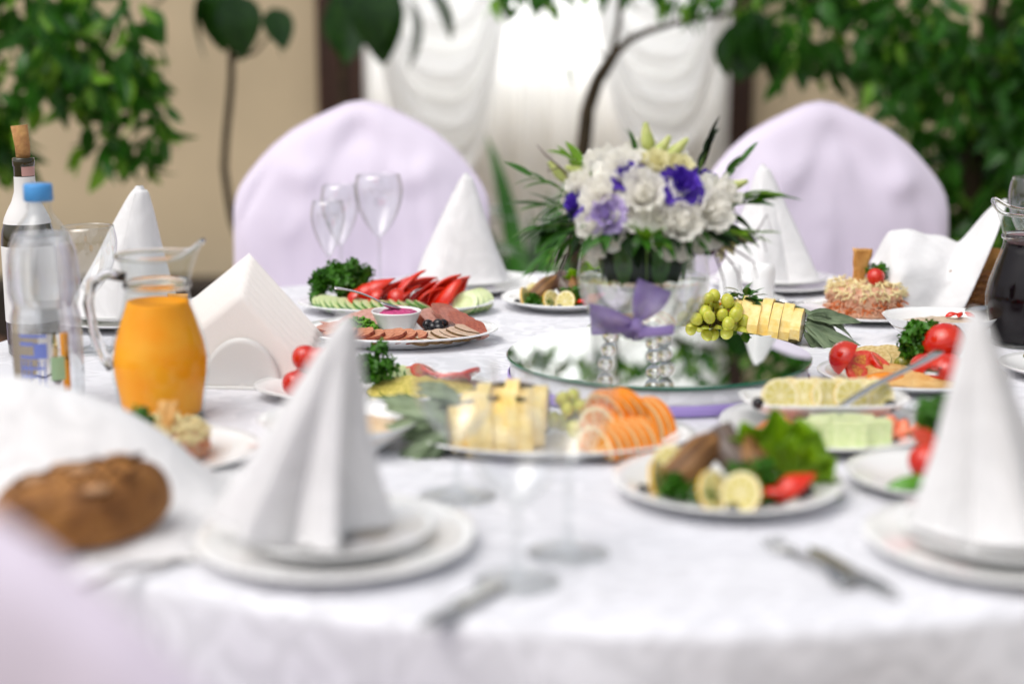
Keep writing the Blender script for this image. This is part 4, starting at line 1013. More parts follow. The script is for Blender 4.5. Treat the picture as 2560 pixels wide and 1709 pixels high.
# shallow bowl of sauce behind the pleated napkin
def oval_bowl(x, y, rx, ry, h, lab, slab, m, rot=0, name='bowl'):
    P = [(0, 0), (.5, 0), (.55, .003), (.8, h*.55), (.97, h*.93), (1.0, h), (.975, h), (.9, h*.86), (.7, h*.45), (.5, .008), (0, .007)]
    o = put(MB().lathe(P, 56, sx=rx, sy=ry).mesh(name, m_china), name, None, (x, y, TZ), (0, 0, rot)); tag(o, lab, 'bowl')
    def wf(a, z): return 1
    o = MB().grid(lambda u, v: (rx*.84*v*math.cos(2*pi*u), ry*.84*v*math.sin(2*pi*u), h*.62 + .010*(1-v*v) + .004*nz(v*4*math.cos(6.28*u), v*4*math.sin(6.28*u), rx*30)), 48, 12, cu=True)
    def bot(u, v): return (rx*(.84 - .3*v)*math.cos(2*pi*u), ry*(.84 - .3*v)*math.sin(2*pi*u), h*.62 - (h*.62 - .010)*v)
    o.grid(bot, 48, 3, cu=True)
    o = o.build('sauce', m, None, (x, y, TZ), (0, 0, rot)); tag(o, slab, 'sauce')
oval_bowl(-.192, 1.655, .092, .080, .036, 'shallow white bowl of creamy food behind the pleated napkin', 'beige creamy food filling the shallow bowl behind the pleated napkin', m_sauce)
oval_bowl(.648, 2.27, .088, .070, .042, 'white boat-shaped bowl of creamy food beside the dark juice', 'pale creamy food in the bowl beside the dark juice', mat('pale_cream', 'c9b49a', .4, var=.2, vscale=40, bump=.4, bscale=60))
onb = On(.648, 2.27, TZ + .036)
for k, (lx, ly) in enumerate(((.018, .0), (.030, .004), (.042, -.004))): onb(PEP[k], 'pepper_piece', lx, ly, .004, 'red pepper piece on the creamy food beside the dark juice', 'pepper', 'pepper pieces on the creamy food', (.2, -.1, k), .022)
spoon(.690, 2.285, TZ + .043, (0, -.10, .35), 'spoon resting across the white boat-shaped bowl', .15, .014)

# ------------------------------------------------------------------ salads on toast
def salad(x, y, r, lb, seed, tl=(.0, .02), pars=(.02, .0), tom=True, s=1.0, forkl=None, shape=0):
    plate(x, y, r, 'white plate with a round shredded salad ' + lb, h=.016, group='salad plates')
    z = TZ + .0062; rr = random.Random(seed)
    t = thing('shredded_salad', 'round moulded salad of grated cheese and carrot ' + lb, 'salad', (x, y, z))
    R0, H0 = .060*s, .046*s
    MB().lathe([(0, 0), (R0*.98, 0), (R0, .004), (R0*.98, H0*.8), (R0*.85, H0), (0, H0*1.02)], 40, wob=lambda a, zz: 1 + .06*nz(math.cos(a)*4, math.sin(a)*4, zz*60)).build('core', m_crab, t)
    for nm, m, n, z0, z1 in (('cheese_shreds', m_cheese, 330, .62, 1.12), ('carrot_shreds', m_carrot, 170, .02, .55), ('pale_shreds', m_crab, 260, .05, .8)):
        mb = MB()
        for i in range(n):
            a = rr.uniform(0, 6.28); f = rr.uniform(z0, z1); rad = R0*(1.0 + rr.uniform(-.02, .06)) if f < .9 else R0*math.sqrt(rr.random())
            c = Vector((rad*math.cos(a), rad*math.sin(a), H0*min(f, 1.0) + (rr.uniform(0, .006) if f >= .9 else 0) + .002))
            d = Vector((rr.gauss(0, 1), rr.gauss(0, 1), rr.gauss(0, .6))).normalized()*rr.uniform(.004, .009)
            mb.tube([c - d, c + Vector((0, 0, .002)), c + d], [.0012, .0015, .001], 5)
        tag(mb.build(nm, m, t), kind='stuff')
    top = z + H0 + .004
    toast_piece(x + tl[0], y + tl[1], top - .012, .034*s, .066*s, 'crisp toast strip standing in the salad ' + lb, (-.12, .05, .15), seed, shape)
    if tom: put_t = tag(put(TOM[seed % 2], 'cherry_tomato', None, (x + .006, y - .012, top - .001), (.2, .3, 0), .030*s), 'cherry tomato on top of the salad ' + lb, 'tomato')
    parsley(x + pars[0], y + pars[1], top - .003, .016*s, .014*s, .018*s, 'parsley sprig on top of the salad ' + lb, 130, seed, .005, stems=4)
salad(.585, 2.485, .116, 'beside the cloth covered basket', 52, (-.008, .02), (.018, .006))
fork(.515, 2.49, TZ + .019, 2.9, 'fork resting on the salad plate beside the cloth covered basket', .15)
knife(.720, 2.43, TZ + .012, .35, 'knife lying between the salad plate and the dark juice', .17)
salad(-.468, 2.13, .10, 'behind the orange juice', 53, (-.012, .02), (.022, -.008), tom=False, s=.85)
salad(-.372, 1.605, .098, 'before the orange juice', 54, (.0, -.008), (-.03, -.01), tom=False, s=.62, shape=1)
tag(put(leaf_mesh('meat_garnish', m_ham, 1, .6, .2, .2, 4, 6), 'ham_piece', None, (-.275, 1.60, TZ + .017), (.1, 0, 1.2), .018), 'small pink ham piece on the rim of the plate beside the bread cloth', 'ham')

# ------------------------------------------------------------------ lemon dish on the salmon and cucumber plate
plate(.365, 1.712, .124, 'white plate of cucumber blocks and salmon under the lemon dish', h=.018)
on = On(.365, 1.712)
def lemon_dish():
    t_z = on.z + .013
    def fn(u, v):
        a = 2*pi*u; e = 3.2; cx_, sy_ = math.cos(a), math.sin(a); k = 1/((abs(cx_)**e + abs(sy_)**e)**(1/e)); r = k*(.05 + .95*v)
        up = .020*max(0, (v-.55)/.45)**1.6 + .012*max(0, abs(cx_*k*v) - .75)
        return (.098*r*cx_, .046*r*sy_, up)
    o = MB().shell(fn, 64, 14, .0028).build('lemon_dish', m_china, None, (on.x + .0, on.y + .026, t_z)); tag(o, 'long white boat-shaped dish holding lemon slices', 'dish')
    for k in range(9): on(LEM, 'lemon_slice', -.052 + .014*k, .026 + .006*(k % 2), .034, 'lemon slice standing in the long white dish', 'lemon', 'lemon slices in the long white dish', (1.15, 0, .25*math.sin(k*2.1)), .0215)
    for lx in (-.082, .070): on(OLI, 'olive', lx, .004, .030 if lx < 0 else .027, 'black olive at the end of the lemon dish', 'olive', 'olives on the lemon dish', (1.2, 0, 0), .018)
lemon_dish()
def serving_fork():
    t = thing('serving_fork', 'steel serving fork laid across the lemon dish', 'fork', (on.x + .045, on.y + .01, on.z + .042), (0, -.42, .38))
    MB().shell(lambda u, v: (-.05 + .16*u, (v-.5)*(.014 - .004*sm(.1, .5, u) + .004*sm(.7, 1, u)), .003*math.sin(u*5)), 20, 4, .002).build('handle', m_steel, t)
    MB().shell(lambda u, v: (-.085 + .036*u, (v-.5)*.016*(1 - .4*u), -.002), 8, 4, .0016).build('head', m_steel, t)
serving_fork()
CB = MB().box((0, 0, .5), (1, 1, 1), bev=.03, mi=0).mesh('cucumber_block', m_cuc, smooth=False)
for k, (lx, ly, w_, r_) in enumerate(((-.030, -.066, .040, .12), (.010, -.068, .038, -.10), (.042, -.062, .030, .15), (-.012, -.045, .036, .3), (.024, -.044, .036, -.2))):
    o = on(CB, 'cucumber_block', lx, ly, 0, 'upright pale green cucumber block on the salmon plate', 'cucumber', 'cucumber blocks on the salmon plate', (0, 0, r_), (w_, .016, .029))
    put(MB().box((0, -.52, .5), (.96, .05, .98)).mesh('skin', m_cucskin, False) if False else MB().box((0, .53, .5), (.98, .07, .98)).mesh('skin', m_cucskin, False), 'skin', o)
SAL = MB().shell(lambda u, v: ((u-.5), (v-.5)*.6*(1 - .5*(2*u-1)**2), .14*math.sin(u*8) + .1*math.sin(v*5)), 16, 8, .10).mesh('salmon_slice', m_salmon)
for k in range(9): on(SAL, 'salmon_slice', (-.082 + .011*k) if k < 5 else (.055 + .011*(k-5)), -.040 + .012*(k % 3), .006 + .003*(k % 2), 'folded orange pink salmon slice beside cucumber blocks', 'salmon', 'salmon slices beside cucumber blocks', (R.uniform(-.3, .3), R.uniform(-.3, .3), R.uniform(-.8, .8)), .042)

# ------------------------------------------------------------------ plate of peppers, tomatoes and parsley
plate(.432, 1.503, .089, 'white plate of green pepper, tomatoes and parsley', h=.018)
on = On(.432, 1.503)
GP = MB().shell(lambda u, v: (u-.5, (v-.5)*.5*math.sin(pi*(u*.9+.05))**.5, .25*math.sin(pi*u)*(1-abs(2*v-1)**2)), 12, 8, .1).mesh('green_pepper', mat('green_pepper_skin', '5d9a28', .2, var=.3, vscale=4, hex2='3f7a1c', coat=.3))
for k in range(6): on(GP, 'green_pepper_strip', -.038 + .016*k, -.040 + .006*math.sin(k*2), .005 + .002*(k % 2), 'green pepper strip under the tomatoes beside the ridged napkin', 'pepper', 'green pepper strips', (R.uniform(-.2, .2), 0, R.uniform(-.7, .7)), .042)
for k, (lx, ly, lz, s) in enumerate(((-.022, -.020, .010, .040), (.006, -.016, .012, .042), (.026, -.024, .006, .038), (-.004, .004, .020, .04), (.034, .0, .01, .04))): on(TWED, 'tomato_wedge', lx, ly, lz, 'tomato wedge on the plate with green pepper', 'tomato', 'tomato wedges on the green pepper plate', (R.uniform(-.6, .6), R.uniform(-.6, .3), 3.8 + k), s)
parsley(on.x + .014, on.y + .028, on.z + .018, .032, .026, .034, 'big dark parsley bunch behind the ridged napkin', 800, 61, .0068)

# ------------------------------------------------------------------ tomato and fried cutlet platter
plate(.532, 1.985, .124, 'white platter of fried cutlets, parsley and whole tomatoes', .108, h=.018, name='platter', cat='platter', well=.7)
on = On(.532, 1.985)
lab = 'whole shiny red tomato in the cluster beside the cutlets'
for lx, ly, lz, s in ((.034, -.048, 0, .050), (.004, -.034, .006, .038), (.048, -.012, .024, .058), (.070, -.055, 0, .044), (.076, -.02, .0, .048)): on(TOM[0 if s > .04 else 1], 'tomato', lx, ly, lz, lab, 'tomato', 'tomatoes beside the cutlets', (R.uniform(-.4, .4), R.uniform(-.4, .4), R.uniform(0, 6)), s)
on(TWED, 'tomato_wedge', .056, -.074, .006, 'cut tomato wedge below the whole tomatoes', 'tomato', None, (-.4, -.3, 4.2), .036)
on(TWED, 'tomato_wedge', -.098, .004, .006, 'tomato wedge at the mirror end of the cutlet platter', 'tomato', None, (-.5, -.3, 3.6), .052)
on(TSL, 'tomato_slice', -.062, -.012, .012, 'large round tomato slice propped on the cutlets', 'tomato', None, (.75, -.05, .3), (.032, .032, .03))
on(TSL, 'tomato_slice', -.040, .0, .014, 'second round tomato slice propped behind the first', 'tomato', None, (.7, .2, 1.0), (.026, .026, .03))
parsley(on.x + .020, on.y + .018, on.z + .012, .030, .026, .034, 'curly parsley bunch beside the whole tomatoes', 900, 71, .0062, stems=9)
def cutlet(lx, ly, lz, sx, sy, seed, rot):
    o = MB().ell((0, 0, 0), (sx, sy, .008), 28, 12, lambda p: 1 + .18*nz(p.x*3 + seed, p.y*3, p.z*2) + .05*nz(p.x*11, p.y*11, seed)).build('cutlet', m_cutlet, None, (on.x + lx, on.y + ly, on.z + lz), rot); tag(o, 'golden fried battered cutlet on the platter', 'cutlet', 'fried cutlets on the platter')
cutlet(-.005, -.052, .012, .062, .034, 1, (.15, 0, -.2)); cutlet(-.020, -.012, .010, .05, .034, 4, (.2, .1, .4)); cutlet(.03, -.066, .010, .045, .026, 7, (.1, 0, .1))
on(GP, 'carrot_piece', -.048, -.058, .008, 'bright orange pepper piece before the tomato slice', 'pepper', None, (.1, 0, .1), .055).data = MB().ell((0, 0, .12), (.5, .2, .14), 16, 8, lambda p: 1 + .1*nz(p.x*2, p.y*2, 1)).mesh('orange_piece', mat('orange_pepper', 'e88a14', .25, coat=.3))
for lx, ly, r_ in ((-.030, .050, 1.15), (-.018, .056, 1.2), (-.045, .054, 1.1)): on(ZUC, 'zucchini_slice', lx, ly, .012, 'fried zucchini slice at the back of the cutlet platter', 'zucchini', 'fried zucchini slices', (r_*.55, 0, lx*9), (.032, .026, .03))
on(MB().ell((0, 0, 0), (.014, .010, .012), 14, 10).mesh('pickle_chunk', m_pickle), 'pickle_chunk', -.006, .018, .016, 'green pickle chunk beside the curly parsley', 'pickle', None, (0, .3, 0))
spoon(.560, 1.945, TZ + .032, (0, -.10, -1.95), 'steel serving spoon standing in the cutlet platter', .12, .012)
plate(.750, 2.03, .084, 'white plate of green gherkins below the dark juice jug', h=.018)
on = On(.750, 2.03)
GHK = MB().ell((0, 0, 0), (.5, .13, .13), 18, 12, lambda p: 1 + .06*nz(p.x*6, p.y*6, p.z*6)).mesh('gherkin', m_pickle)
for k in range(6): on(GHK, 'gherkin', -.020 + .012*(k % 3), -.024 + .016*(k//3) + .006*(k % 2), .010 + .013*(k//3), 'glossy green gherkin on the plate below the dark juice jug', 'pickle', 'gherkins on the plate', (0, 0, .15*math.sin(k*3)), .075)
# ------------------------------------------------------------------ mirror stand, glass bowl, bouquet
MX, MY = .194, 1.985
def mirror_stand():
    t = thing('mirror_stand', 'round mirror on a white cloth drum with a lilac ribbon', 'mirror stand', (MX, MY, TZ))
    MB().lathe([(0, 0), (.192, 0), (.196, .003), (.197, .034), (.19, .0355), (0, .0355)], 96, wob=lambda a, z: 1 + .003*math.sin(a*40 + 3*math.sin(a*7))*(z > .005)*(z < .034)).build('drum', m_cloth, t)
    MB().lathe([(.1985, .003), (.2, .004), (.2, .016), (.1985, .017)], 96).build('ribbon', m_ribbon, t)
    gl = mat('mirror_edge_glass', '1f6a52', .08, coat=.5)
    MB().lathe([(0, .0365), (.1995, .0365), (.2015, .038), (.2015, .0405), (.2005, .0412)], 128).build('glass_edge', gl, t)
    MB().lathe([(.2006, .0413), (.15, .0414), (0, .0414)], 128).build('mirror', mat('mirror_silver', 'dfe4e0', .0, metal=1), t)
mirror_stand()
MZ = TZ + .0416
VX, VY = .163, 1.875
GC = .912; GR = .082
def flower_bowl():
    t = thing('flower_bowl', 'clear glass globe bowl on beaded glass feet holding flowers', 'vase', (VX, VY, MZ))
    zc = GC - MZ
    prof = []
    for k in range(29):
        a = -pi/2 + .02 + (pi/2 + .69)*k/28; prof.append((GR*math.cos(a), zc + GR*math.sin(a)))
    MB().lathe(prof, 72).build('globe', m_glass_thick, t)
    rr, rz = prof[-1]
    MB().tube([(rr*math.cos(2*pi*k/64), rr*math.sin(2*pi*k/64), rz) for k in range(65)], .0018, 8, cap=False).build('lip', m_solid_glass, t)
    W = [(0, zc - GR + .003)]
    zl = .000
    for k in range(1, 21):
        a = -pi/2 + (pi/2 + math.asin(zl/GR))*k/20; W.append(((GR-.003)*math.cos(a), zc + (GR-.003)*math.sin(a)))
    W.append((0, W[-1][1] + .0001))
    MB().lathe(W, 72).build('water', m_water, t)
    for k in range(3):
        a = -pi/2 + .62 + k*2*pi/3
        x0, y0 = .040*math.cos(a), .040*math.sin(a)
        f = put(None, 'foot', t)
        for i, (dr, z, r) in enumerate(((.0, .046, .0105), (.002, .028, .0100), (.006, .0105, .0105))):
            c = ((.040 + dr)*math.cos(a), (.040 + dr)*math.sin(a), z)
            MB().ell(c, (r, r, r*.98), 20, 12).build('glass_bead', m_solid_glass, f)
    # leaf wrapped foam cup in the neck
    zc2 = .962 - MZ
    MB().lathe([(0, zc2 - .062), (.034, zc2 - .062), (.041, zc2 - .05), (.056, zc2), (.05, zc2 + .02), (0, zc2 + .02)], 40).build('foam_cup', m_leafd, t)
    lm = leaf_mesh('wrap_leaf', m_leafd, 1, .5, .05, .25, 4, 8, .7); lm2 = leaf_mesh('wrap_leaf', m_leafg, 1, .42, .05, .25, 4, 8, .7)
    for k in range(14):
        a = 2*pi*k/14 + .1
        d = Vector((-math.cos(a)*.26, -math.sin(a)*.26, -1)); q = d.to_track_quat('Y', 'Z')
        put(lm2 if k % 2 else lm, 'wrap_leaf', t, (.0645*math.cos(a), .0645*math.sin(a), zc2 + .006), q.to_euler(), .068)
    MB().tube([(-.004, -.062, zc2 + .035), (-.002, -.060, zc2), (0, -.050, zc2 - .055)], .0013, 6).build('stalk', m_stem, t)
flower_bowl()
def bow():
    t = thing('organza_bow', 'purple organza bow tied on the glass flower bowl', 'bow', (VX - .014, VY - GR - .0, GC - .046))
    def loop(ang, L, wd, seed):
        ca, sa = math.cos(ang), math.sin(ang)
        def fn(u, v):
            s_ = u*L; w_ = wd*(.12 + .88*math.sin(min(1, u*1.15)*pi/2)) * (v-.5)*2
            wr = .003*math.sin(v*9 + seed)*(1 - u*.4)
            X = ca*s_ - sa*w_; Z = sa*s_ + ca*w_
            # follow the globe
            dx, dz = X - .014, Z - .046; rr = min(.985, (dx*dx + dz*dz)/(GR*GR)); yy = (GR) - GR*math.sqrt(1 - rr)
            return (X, yy + wr - .002 - .008*math.sin(pi*u), Z)
        return fn
    for ang, L, wd, sd in ((pi + .08, .052, .022, 1), (1.15, .052, .022, 3), (-1.0, .026, .016, 2), (-2.3, .024, .014, 5)):
        MB().shell(loop(ang, L, wd, sd), 18, 14, .0008).build('loop', m_organza, t)
    MB().shell(lambda u, v: (.002 + .044*u, .004 + .010*u*u - .004, -.010 + .012*(v-.5) + .002*u), 10, 3, .0008).build('ribbon_tail', m_ribbon, t)
    MB().ell((0, -.004, 0), (.007, .006, .008), 14, 10).build('knot', m_organza, t)
bow()

# ---- flowers: each bloom a thing of petals
def petal_mesh(name, m, W, L, cup, curl, ruff, seed):
    def fn(u, v):
        a = (u - .5)*2
        wd = W*(.22 + .78*math.sin(min(1, v*1.1)*pi/2))*(1 - .18*v**6)
        y = L*v*(1 - .06*a*a*v)
        zz = cup*L*(v**1.5)*(1 - .25*a*a) + cup*.3*wd*a*a - curl*L*max(0, v-.6)**2*4 + ruff*L*v**3*math.sin(a*7 + seed)
        return (a*wd*.5, y, zz)
    return MB().grid(fn, 10, 8).mesh(name, m)
PET = {}
for key, m in (('w', m_wpetal), ('c', m_cpetal), ('p', m_ppetal), ('l', m_lpetal)):
    PET[key] = [petal_mesh('petal', m, 1.0, 1.0, .25, .35, .08, 1), petal_mesh('petal', m, .95, .92, .55, .2, .10, 2), petal_mesh('petal', m, .8, .8, .9, .1, .12, 3)]
NAMES = {'w': 'white', 'c': 'cream', 'p': 'deep purple', 'l': 'pale purple'}
def bloom(key, p, d, size, label=None, closed=0):
    q = Vector(d).normalized().to_track_quat('Z', 'Y')
    t = thing('ruffled_flower', label or NAMES[key] + ' ruffled flower in the bouquet of the glass bowl', 'flower', p, q.to_euler(), NAMES[key] + ' flowers of the bouquet')
    rr = random.Random(int(p[0]*9000 + p[2]*7000))
    for ring, (n, tilt, sc_, zz) in enumerate(((6, .22, .56, -.05), (6, .62, .52, .0), (5, 1.0, .46, .03), (3, 1.3, .34, .05))):
        for k in range(n):
            a = 2*pi*(k + .5*ring)/n + rr.uniform(-.12, .12); tl = tilt + closed + rr.uniform(-.12, .12)
            e = Matrix.Rotation(a, 3, 'Z') @ Matrix.Rotation(tl, 3, 'X')
            put(PET[key][min(2, ring)], 'petal', t, (size*.06*math.cos(a + pi/2), size*.06*math.sin(a + pi/2), zz*size), e.to_euler(), size*sc_*rr.uniform(.92, 1.08))
    return t
BC = Vector((VX + .004, VY, .972))
dy = VY - 1.85
for key, p, s in (('w', (.1074, 1.7837, 1.0174), .064), ('w', (.1009, 1.7795, .982), .062), ('w', (.1318, 1.7957, 1.0469), .066), ('w', (.1545, 1.7681, 1.019), .074), ('w', (.193, 1.766, .988), .076),
                  ('w', (.2298, 1.7797, .9974), .076), ('c', (.1956, 1.8053, 1.046), .054), ('c', (.169, 1.800, 1.0521), .050), ('p', (.1369, 1.784, 1.042), .038), ('p', (.1985, 1.7738, 1.0324), .050),
                  ('p', (.0744, 1.8118, 1.0057), .032), ('l', (.1096, 1.7653, .9979), .044), ('w', (.1704, 1.7575, .994), .040), ('c', (.2577, 1.8158, .9592), .042), ('w', (.085, 1.825, 1.03), .056), ('w', (.2512, 1.81, 1.0173), .058), ('w', (.150, 1.812, 1.052), .050),
                  ('w', (.11, 1.90, 1.04), .07), ('w', (.2, 1.91, 1.04), .07), ('w', (.16, 1.87, 1.062), .06), ('p', (.24, 1.88, 1.02), .055), ('w', (.08, 1.87, 1.0), .06), ('w', (.16, 1.95, .99), .07), ('l', (.23, 1.93, .985), .06)):
    pv = Vector((p[0] + .001, p[1] + dy, p[2])); d = pv - BC; d.y *= 1.15; d.z += .012
    pos_ = pv - d.normalized()*s*.18
    bloom(key, pos_, d, s)

LEAF = {k: [leaf_mesh('leaf', m, 1, w_, b, .3, 2, 6, .8) for b in (.1, .35)] for k, m, w_ in (('g', m_leafg, .30), ('l', m_leafl, .34), ('d', m_leafd, .30), ('p', m_purpleaf, .07))}
def sprig(name, pts, leaves, key, label, stem=m_stem, r0=.0014, group='green sprigs of the bouquet', cat='foliage'):
    """leaves: (t along the stem, direction, length)"""
    t = thing(name, label, cat, pts[0], None, group); o = Vector(pts[0]); P = [Vector(p) - o for p in pts]
    MB().tube(P, [r0*(1 - .5*i/(len(P)-1)) for i in range(len(P))], 6).build('stem', stem, t)
    for tt, d, L in leaves:
        k = tt*(len(P)-1); i = min(len(P)-2, int(k)); b = P[i].lerp(P[i+1], k - i)
        put(R.choice(LEAF[key]), 'leaf', t, b, (Vector(d).to_track_quat('Y', 'Z') @ Euler((0, R.uniform(-.5, .5), 0)).to_quaternion()).to_euler(), L)
def bud(p, d, L, r, label):
    t = thing('flower_bud', label, 'flower bud', p, aim(d), 'pointed buds of the bouquet')
    MB().lathe([(0, 0), (r*.6, L*.04), (r, L*.22), (r*.95, L*.42), (r*.7, L*.68), (r*.42, L*.9), (r*.36, L*.97), (0, L)], 16, wob=lambda a, z: 1 + .08*math.cos(a*3 + z*200)).build('bud_petals', m_bud, t)
    MB().tube([(0, 0, .004), (0, .001, -.02), (.002, .004, -.045)], [.0022, .0012, .0012], 6).build('stem', m_stem, t)
    for k in range(4): put(LEAF['l'][0], 'sepal', t, (0, 0, 0), (1.25, 0, k*pi/2), L*.35)
by = VY
bud((.166, by - .01, 1.066), (-.12, 0, 1), .036, .0085, 'pale green pointed bud standing upright at the top of the bouquet')
bud((.172, by - .02, 1.058), (.55, 0, .8), .034, .0075, 'pale green pointed bud leaning beside the upright one')
bud((.186, by - .02, 1.056), (.75, 0, .75), .038, .008, 'pale green pointed bud leaning furthest from the upright one')
bud((.068, by - .01, 1.030), (-.75, 0, .75), .034, .0075, 'cream bud at the edge of the bouquet beside long blades')
bud((.085, by - .02, 1.042), (-.9, -.1, .3), .022, .006, 'small green bud below the cream bud')
bud((.255, by - .02, 1.02), (.95, 0, .35), .034, .007, 'pale bud pointing towards the cone napkin behind')
bud((.275, by - .0, .965), (.7, 0, -.5), .020, .005, 'small dark green bud drooping beside the glass bowl')
lab = 'sprig of narrow green leaves in the bouquet of the glass bowl'
def fan(base, out, n, L0, key, spread=.9, drop=0, seed=0):
    rr = random.Random(seed); out = Vector(out); tip = Vector(base) + out
    lv = []
    side = out.cross(Vector((0, 0, 1))).normalized() if abs(out.z) < out.length*.95 else Vector((1, 0, 0))
    for k in range(n):
        tt = .25 + .75*k/(n-1) if n > 1 else 1; sg = 1 if k % 2 else -1
        d = out.normalized()*.9 + side*sg*spread*(1 - tt*.6)*rr.uniform(.4, 1) + Vector((0, 0, sg*spread*.6*(1-tt) - drop + rr.uniform(-.2, .2)))
        lv.append((tt, d, L0*rr.uniform(.75, 1.15)))
    mid = Vector(base) + out*.5 + Vector((0, 0, .006))
    sprig('leaf_sprig', [base, mid, tip], lv, key, lab)
# left side, right side, front whorl, collar round the rim
fan((.095, by - .03, .985), (-.055, -.01, .018), 7, .050, 'g', .8, .1, 1)
fan((.090, by - .02, .975), (-.060, 0, -.004), 7, .048, 'g', .8, .2, 2)
fan((.100, by - .045, .970), (-.055, -.01, -.022), 7, .046, 'g', .8, .3, 3)
fan((.085, by, 1.0), (-.060, 0, .034), 6, .040, 'g', .7, .1, 4)
fan((.100, by - .01, 1.035), (-.028, 0, .020), 4, .034, 'l', .8, -.2, 5)
fan((.245, by - .02, 1.0), (.050, 0, .012), 7, .042, 'l', .8, 0, 6)
fan((.240, by - .03, .985), (.060, 0, .024), 6, .044, 'g', .7, .1, 7)
fan((.235, by - .045, .965), (.050, -.01, .006), 7, .044, 'l', .8, .15, 8)
fan((.250, by, 1.02), (.030, 0, .030), 5, .036, 'g', .9, -.3, 9)
fan((.228, by + .01, 1.03), (.012, 0, .035), 4, .042, 'd', .5, -.5, 10)
fan((.152, by + .0, 1.055), (-.004, 0, .012), 3, .030, 'g', .5, -.8, 11)
fan((.160, by - .096, .955), (-.004, -.012, .012), 5, .042, 'l', 1.6, -.5, 12)
for k in range(34):
    a = 2*pi*k/34; ca, sa = math.cos(a), math.sin(a)
    fan((VX + .055*ca, by + .055*sa, .970 + .008*(k % 3)), (.050*ca, .044*sa, .002 - .006*(k % 3)), 5, .040, 'd' if k % 3 == 0 else 'g', .9, .22, 20 + k)
def blade(pts, label):
    t = thing('grass_blade', label, 'foliage', pts[0], None, 'thin blades of the bouquet'); o = Vector(pts[0])
    P = [Vector(p) - o for p in pts]
    MB().tube(P, [.0016, .0014, .0012, .0009, .0004][:len(P)], 5).build('blade', m_purpleaf, t)
for k, (x0, x1, z1) in enumerate(((.225, .275, .905), (.232, .295, .918), (.220, .258, .895), (.235, .305, .95), (.24, .31, .975))):
    blade([(x0, by - .05, .945), (x0 + (x1-x0)*.4, by - .06, .955 + .004*k), (x0 + (x1-x0)*.75, by - .06, (z1 + .96)/2 + .006), (x0 + (x1-x0)*.92, by - .06, z1 + .02), (x1, by - .06, z1)], 'thin dark purple blade arching over the rim of the glass bowl')
for k, (x1, z1) in enumerate(((.030, 1.075), (.045, 1.055))): blade([(.095, by - .02, 1.01), (.075, by - .02, 1.03), (.058, by - .02, 1.048), (.04 + .004*k, by - .02, z1 - .012), (x1, by - .02, z1)], 'thin stalk rising beside the cream bud of the bouquet')
for k, (x1, z1) in enumerate(((.035, .925), (.048, .900), (.062, .915))): blade([(.10, by - .05, .955), (.082, by - .055, .952), (.066, by - .055, .945), (.05 + .004*k, by - .055, z1 + .014), (x1, by - .055, z1)], 'thin drooping blade at the fish plate edge of the bouquet')

# ------------------------------------------------------------------ bread basket by the dark juice
def basket(x, y, r0, r1, h, label, sx=1.0, rotz=0):
    t = thing('wicker_basket', label, 'basket', (x, y, TZ), (0, 0, rotz))
    n = 28
    MB().lathe([(0, .002), (r0, .002), (r0, .006), (0, .006)], 40, sx=sx).build('base', m_wicker, t)
    for k in range(n):
        a = 2*pi*k/n; MB().tube([(r0*sx*math.cos(a), r0*math.sin(a), .004), ((r0 + (r1-r0)*.6)*sx*math.cos(a), (r0+(r1-r0)*.6)*math.sin(a), h*.5), (r1*sx*math.cos(a), r1*math.sin(a), h)], .0018, 5).build('stake', m_wicker, t)
    rows = 11
    for j in range(rows):
        f = (j + .5)/rows; r = r0 + (r1-r0)*(f*1.2 - .2*f*f); z = .004 + (h-.004)*f
        MB().tube([((r + .003*math.cos(n*.5*2*pi*q/112 + pi*j))*sx*math.cos(2*pi*q/112), (r + .003*math.cos(n*.5*2*pi*q/112 + pi*j))*math.sin(2*pi*q/112), z) for q in range(113)], .0032, 6, cap=False).build('weaver', m_wicker, t)
    for e in (0, pi):
        MB().tube([((r1 + .003*math.cos(20*2*pi*q/160 + e))*sx*math.cos(2*pi*q/160), (r1 + .003*math.cos(20*2*pi*q/160 + e))*math.sin(2*pi*q/160), h + .003*math.sin(20*2*pi*q/160 + e)) for q in range(161)], .0034, 6, cap=False).build('rim', m_wicker, t)
BX, BY = .775, 2.60
basket(BX, BY, .070, .105, .070, 'oval wicker bread basket beside the dark juice jug', 1.05)
for k, (dx, dy_, dz, rot) in enumerate(((.035, .0, .062, (.3, .7, .3)), (.060, -.015, .060, (.2, .5, -.4)), (.045, .04, .055, (0, .6, .8)), (-.02, .02, .05, (0, .3, .2)))):
    o = MB().ell((0, 0, 0), (.045, .022, .040), 24, 16, lambda p, k=k: 1 + .10*nz(p.x*2 + k, p.y*2, p.z*2)).build('bread_roll', m_toast, None, (BX + dx, BY + dy_, TZ + dz), rot); tag(o, 'golden bread roll in the wicker basket', 'bread', 'bread rolls in the wicker basket')
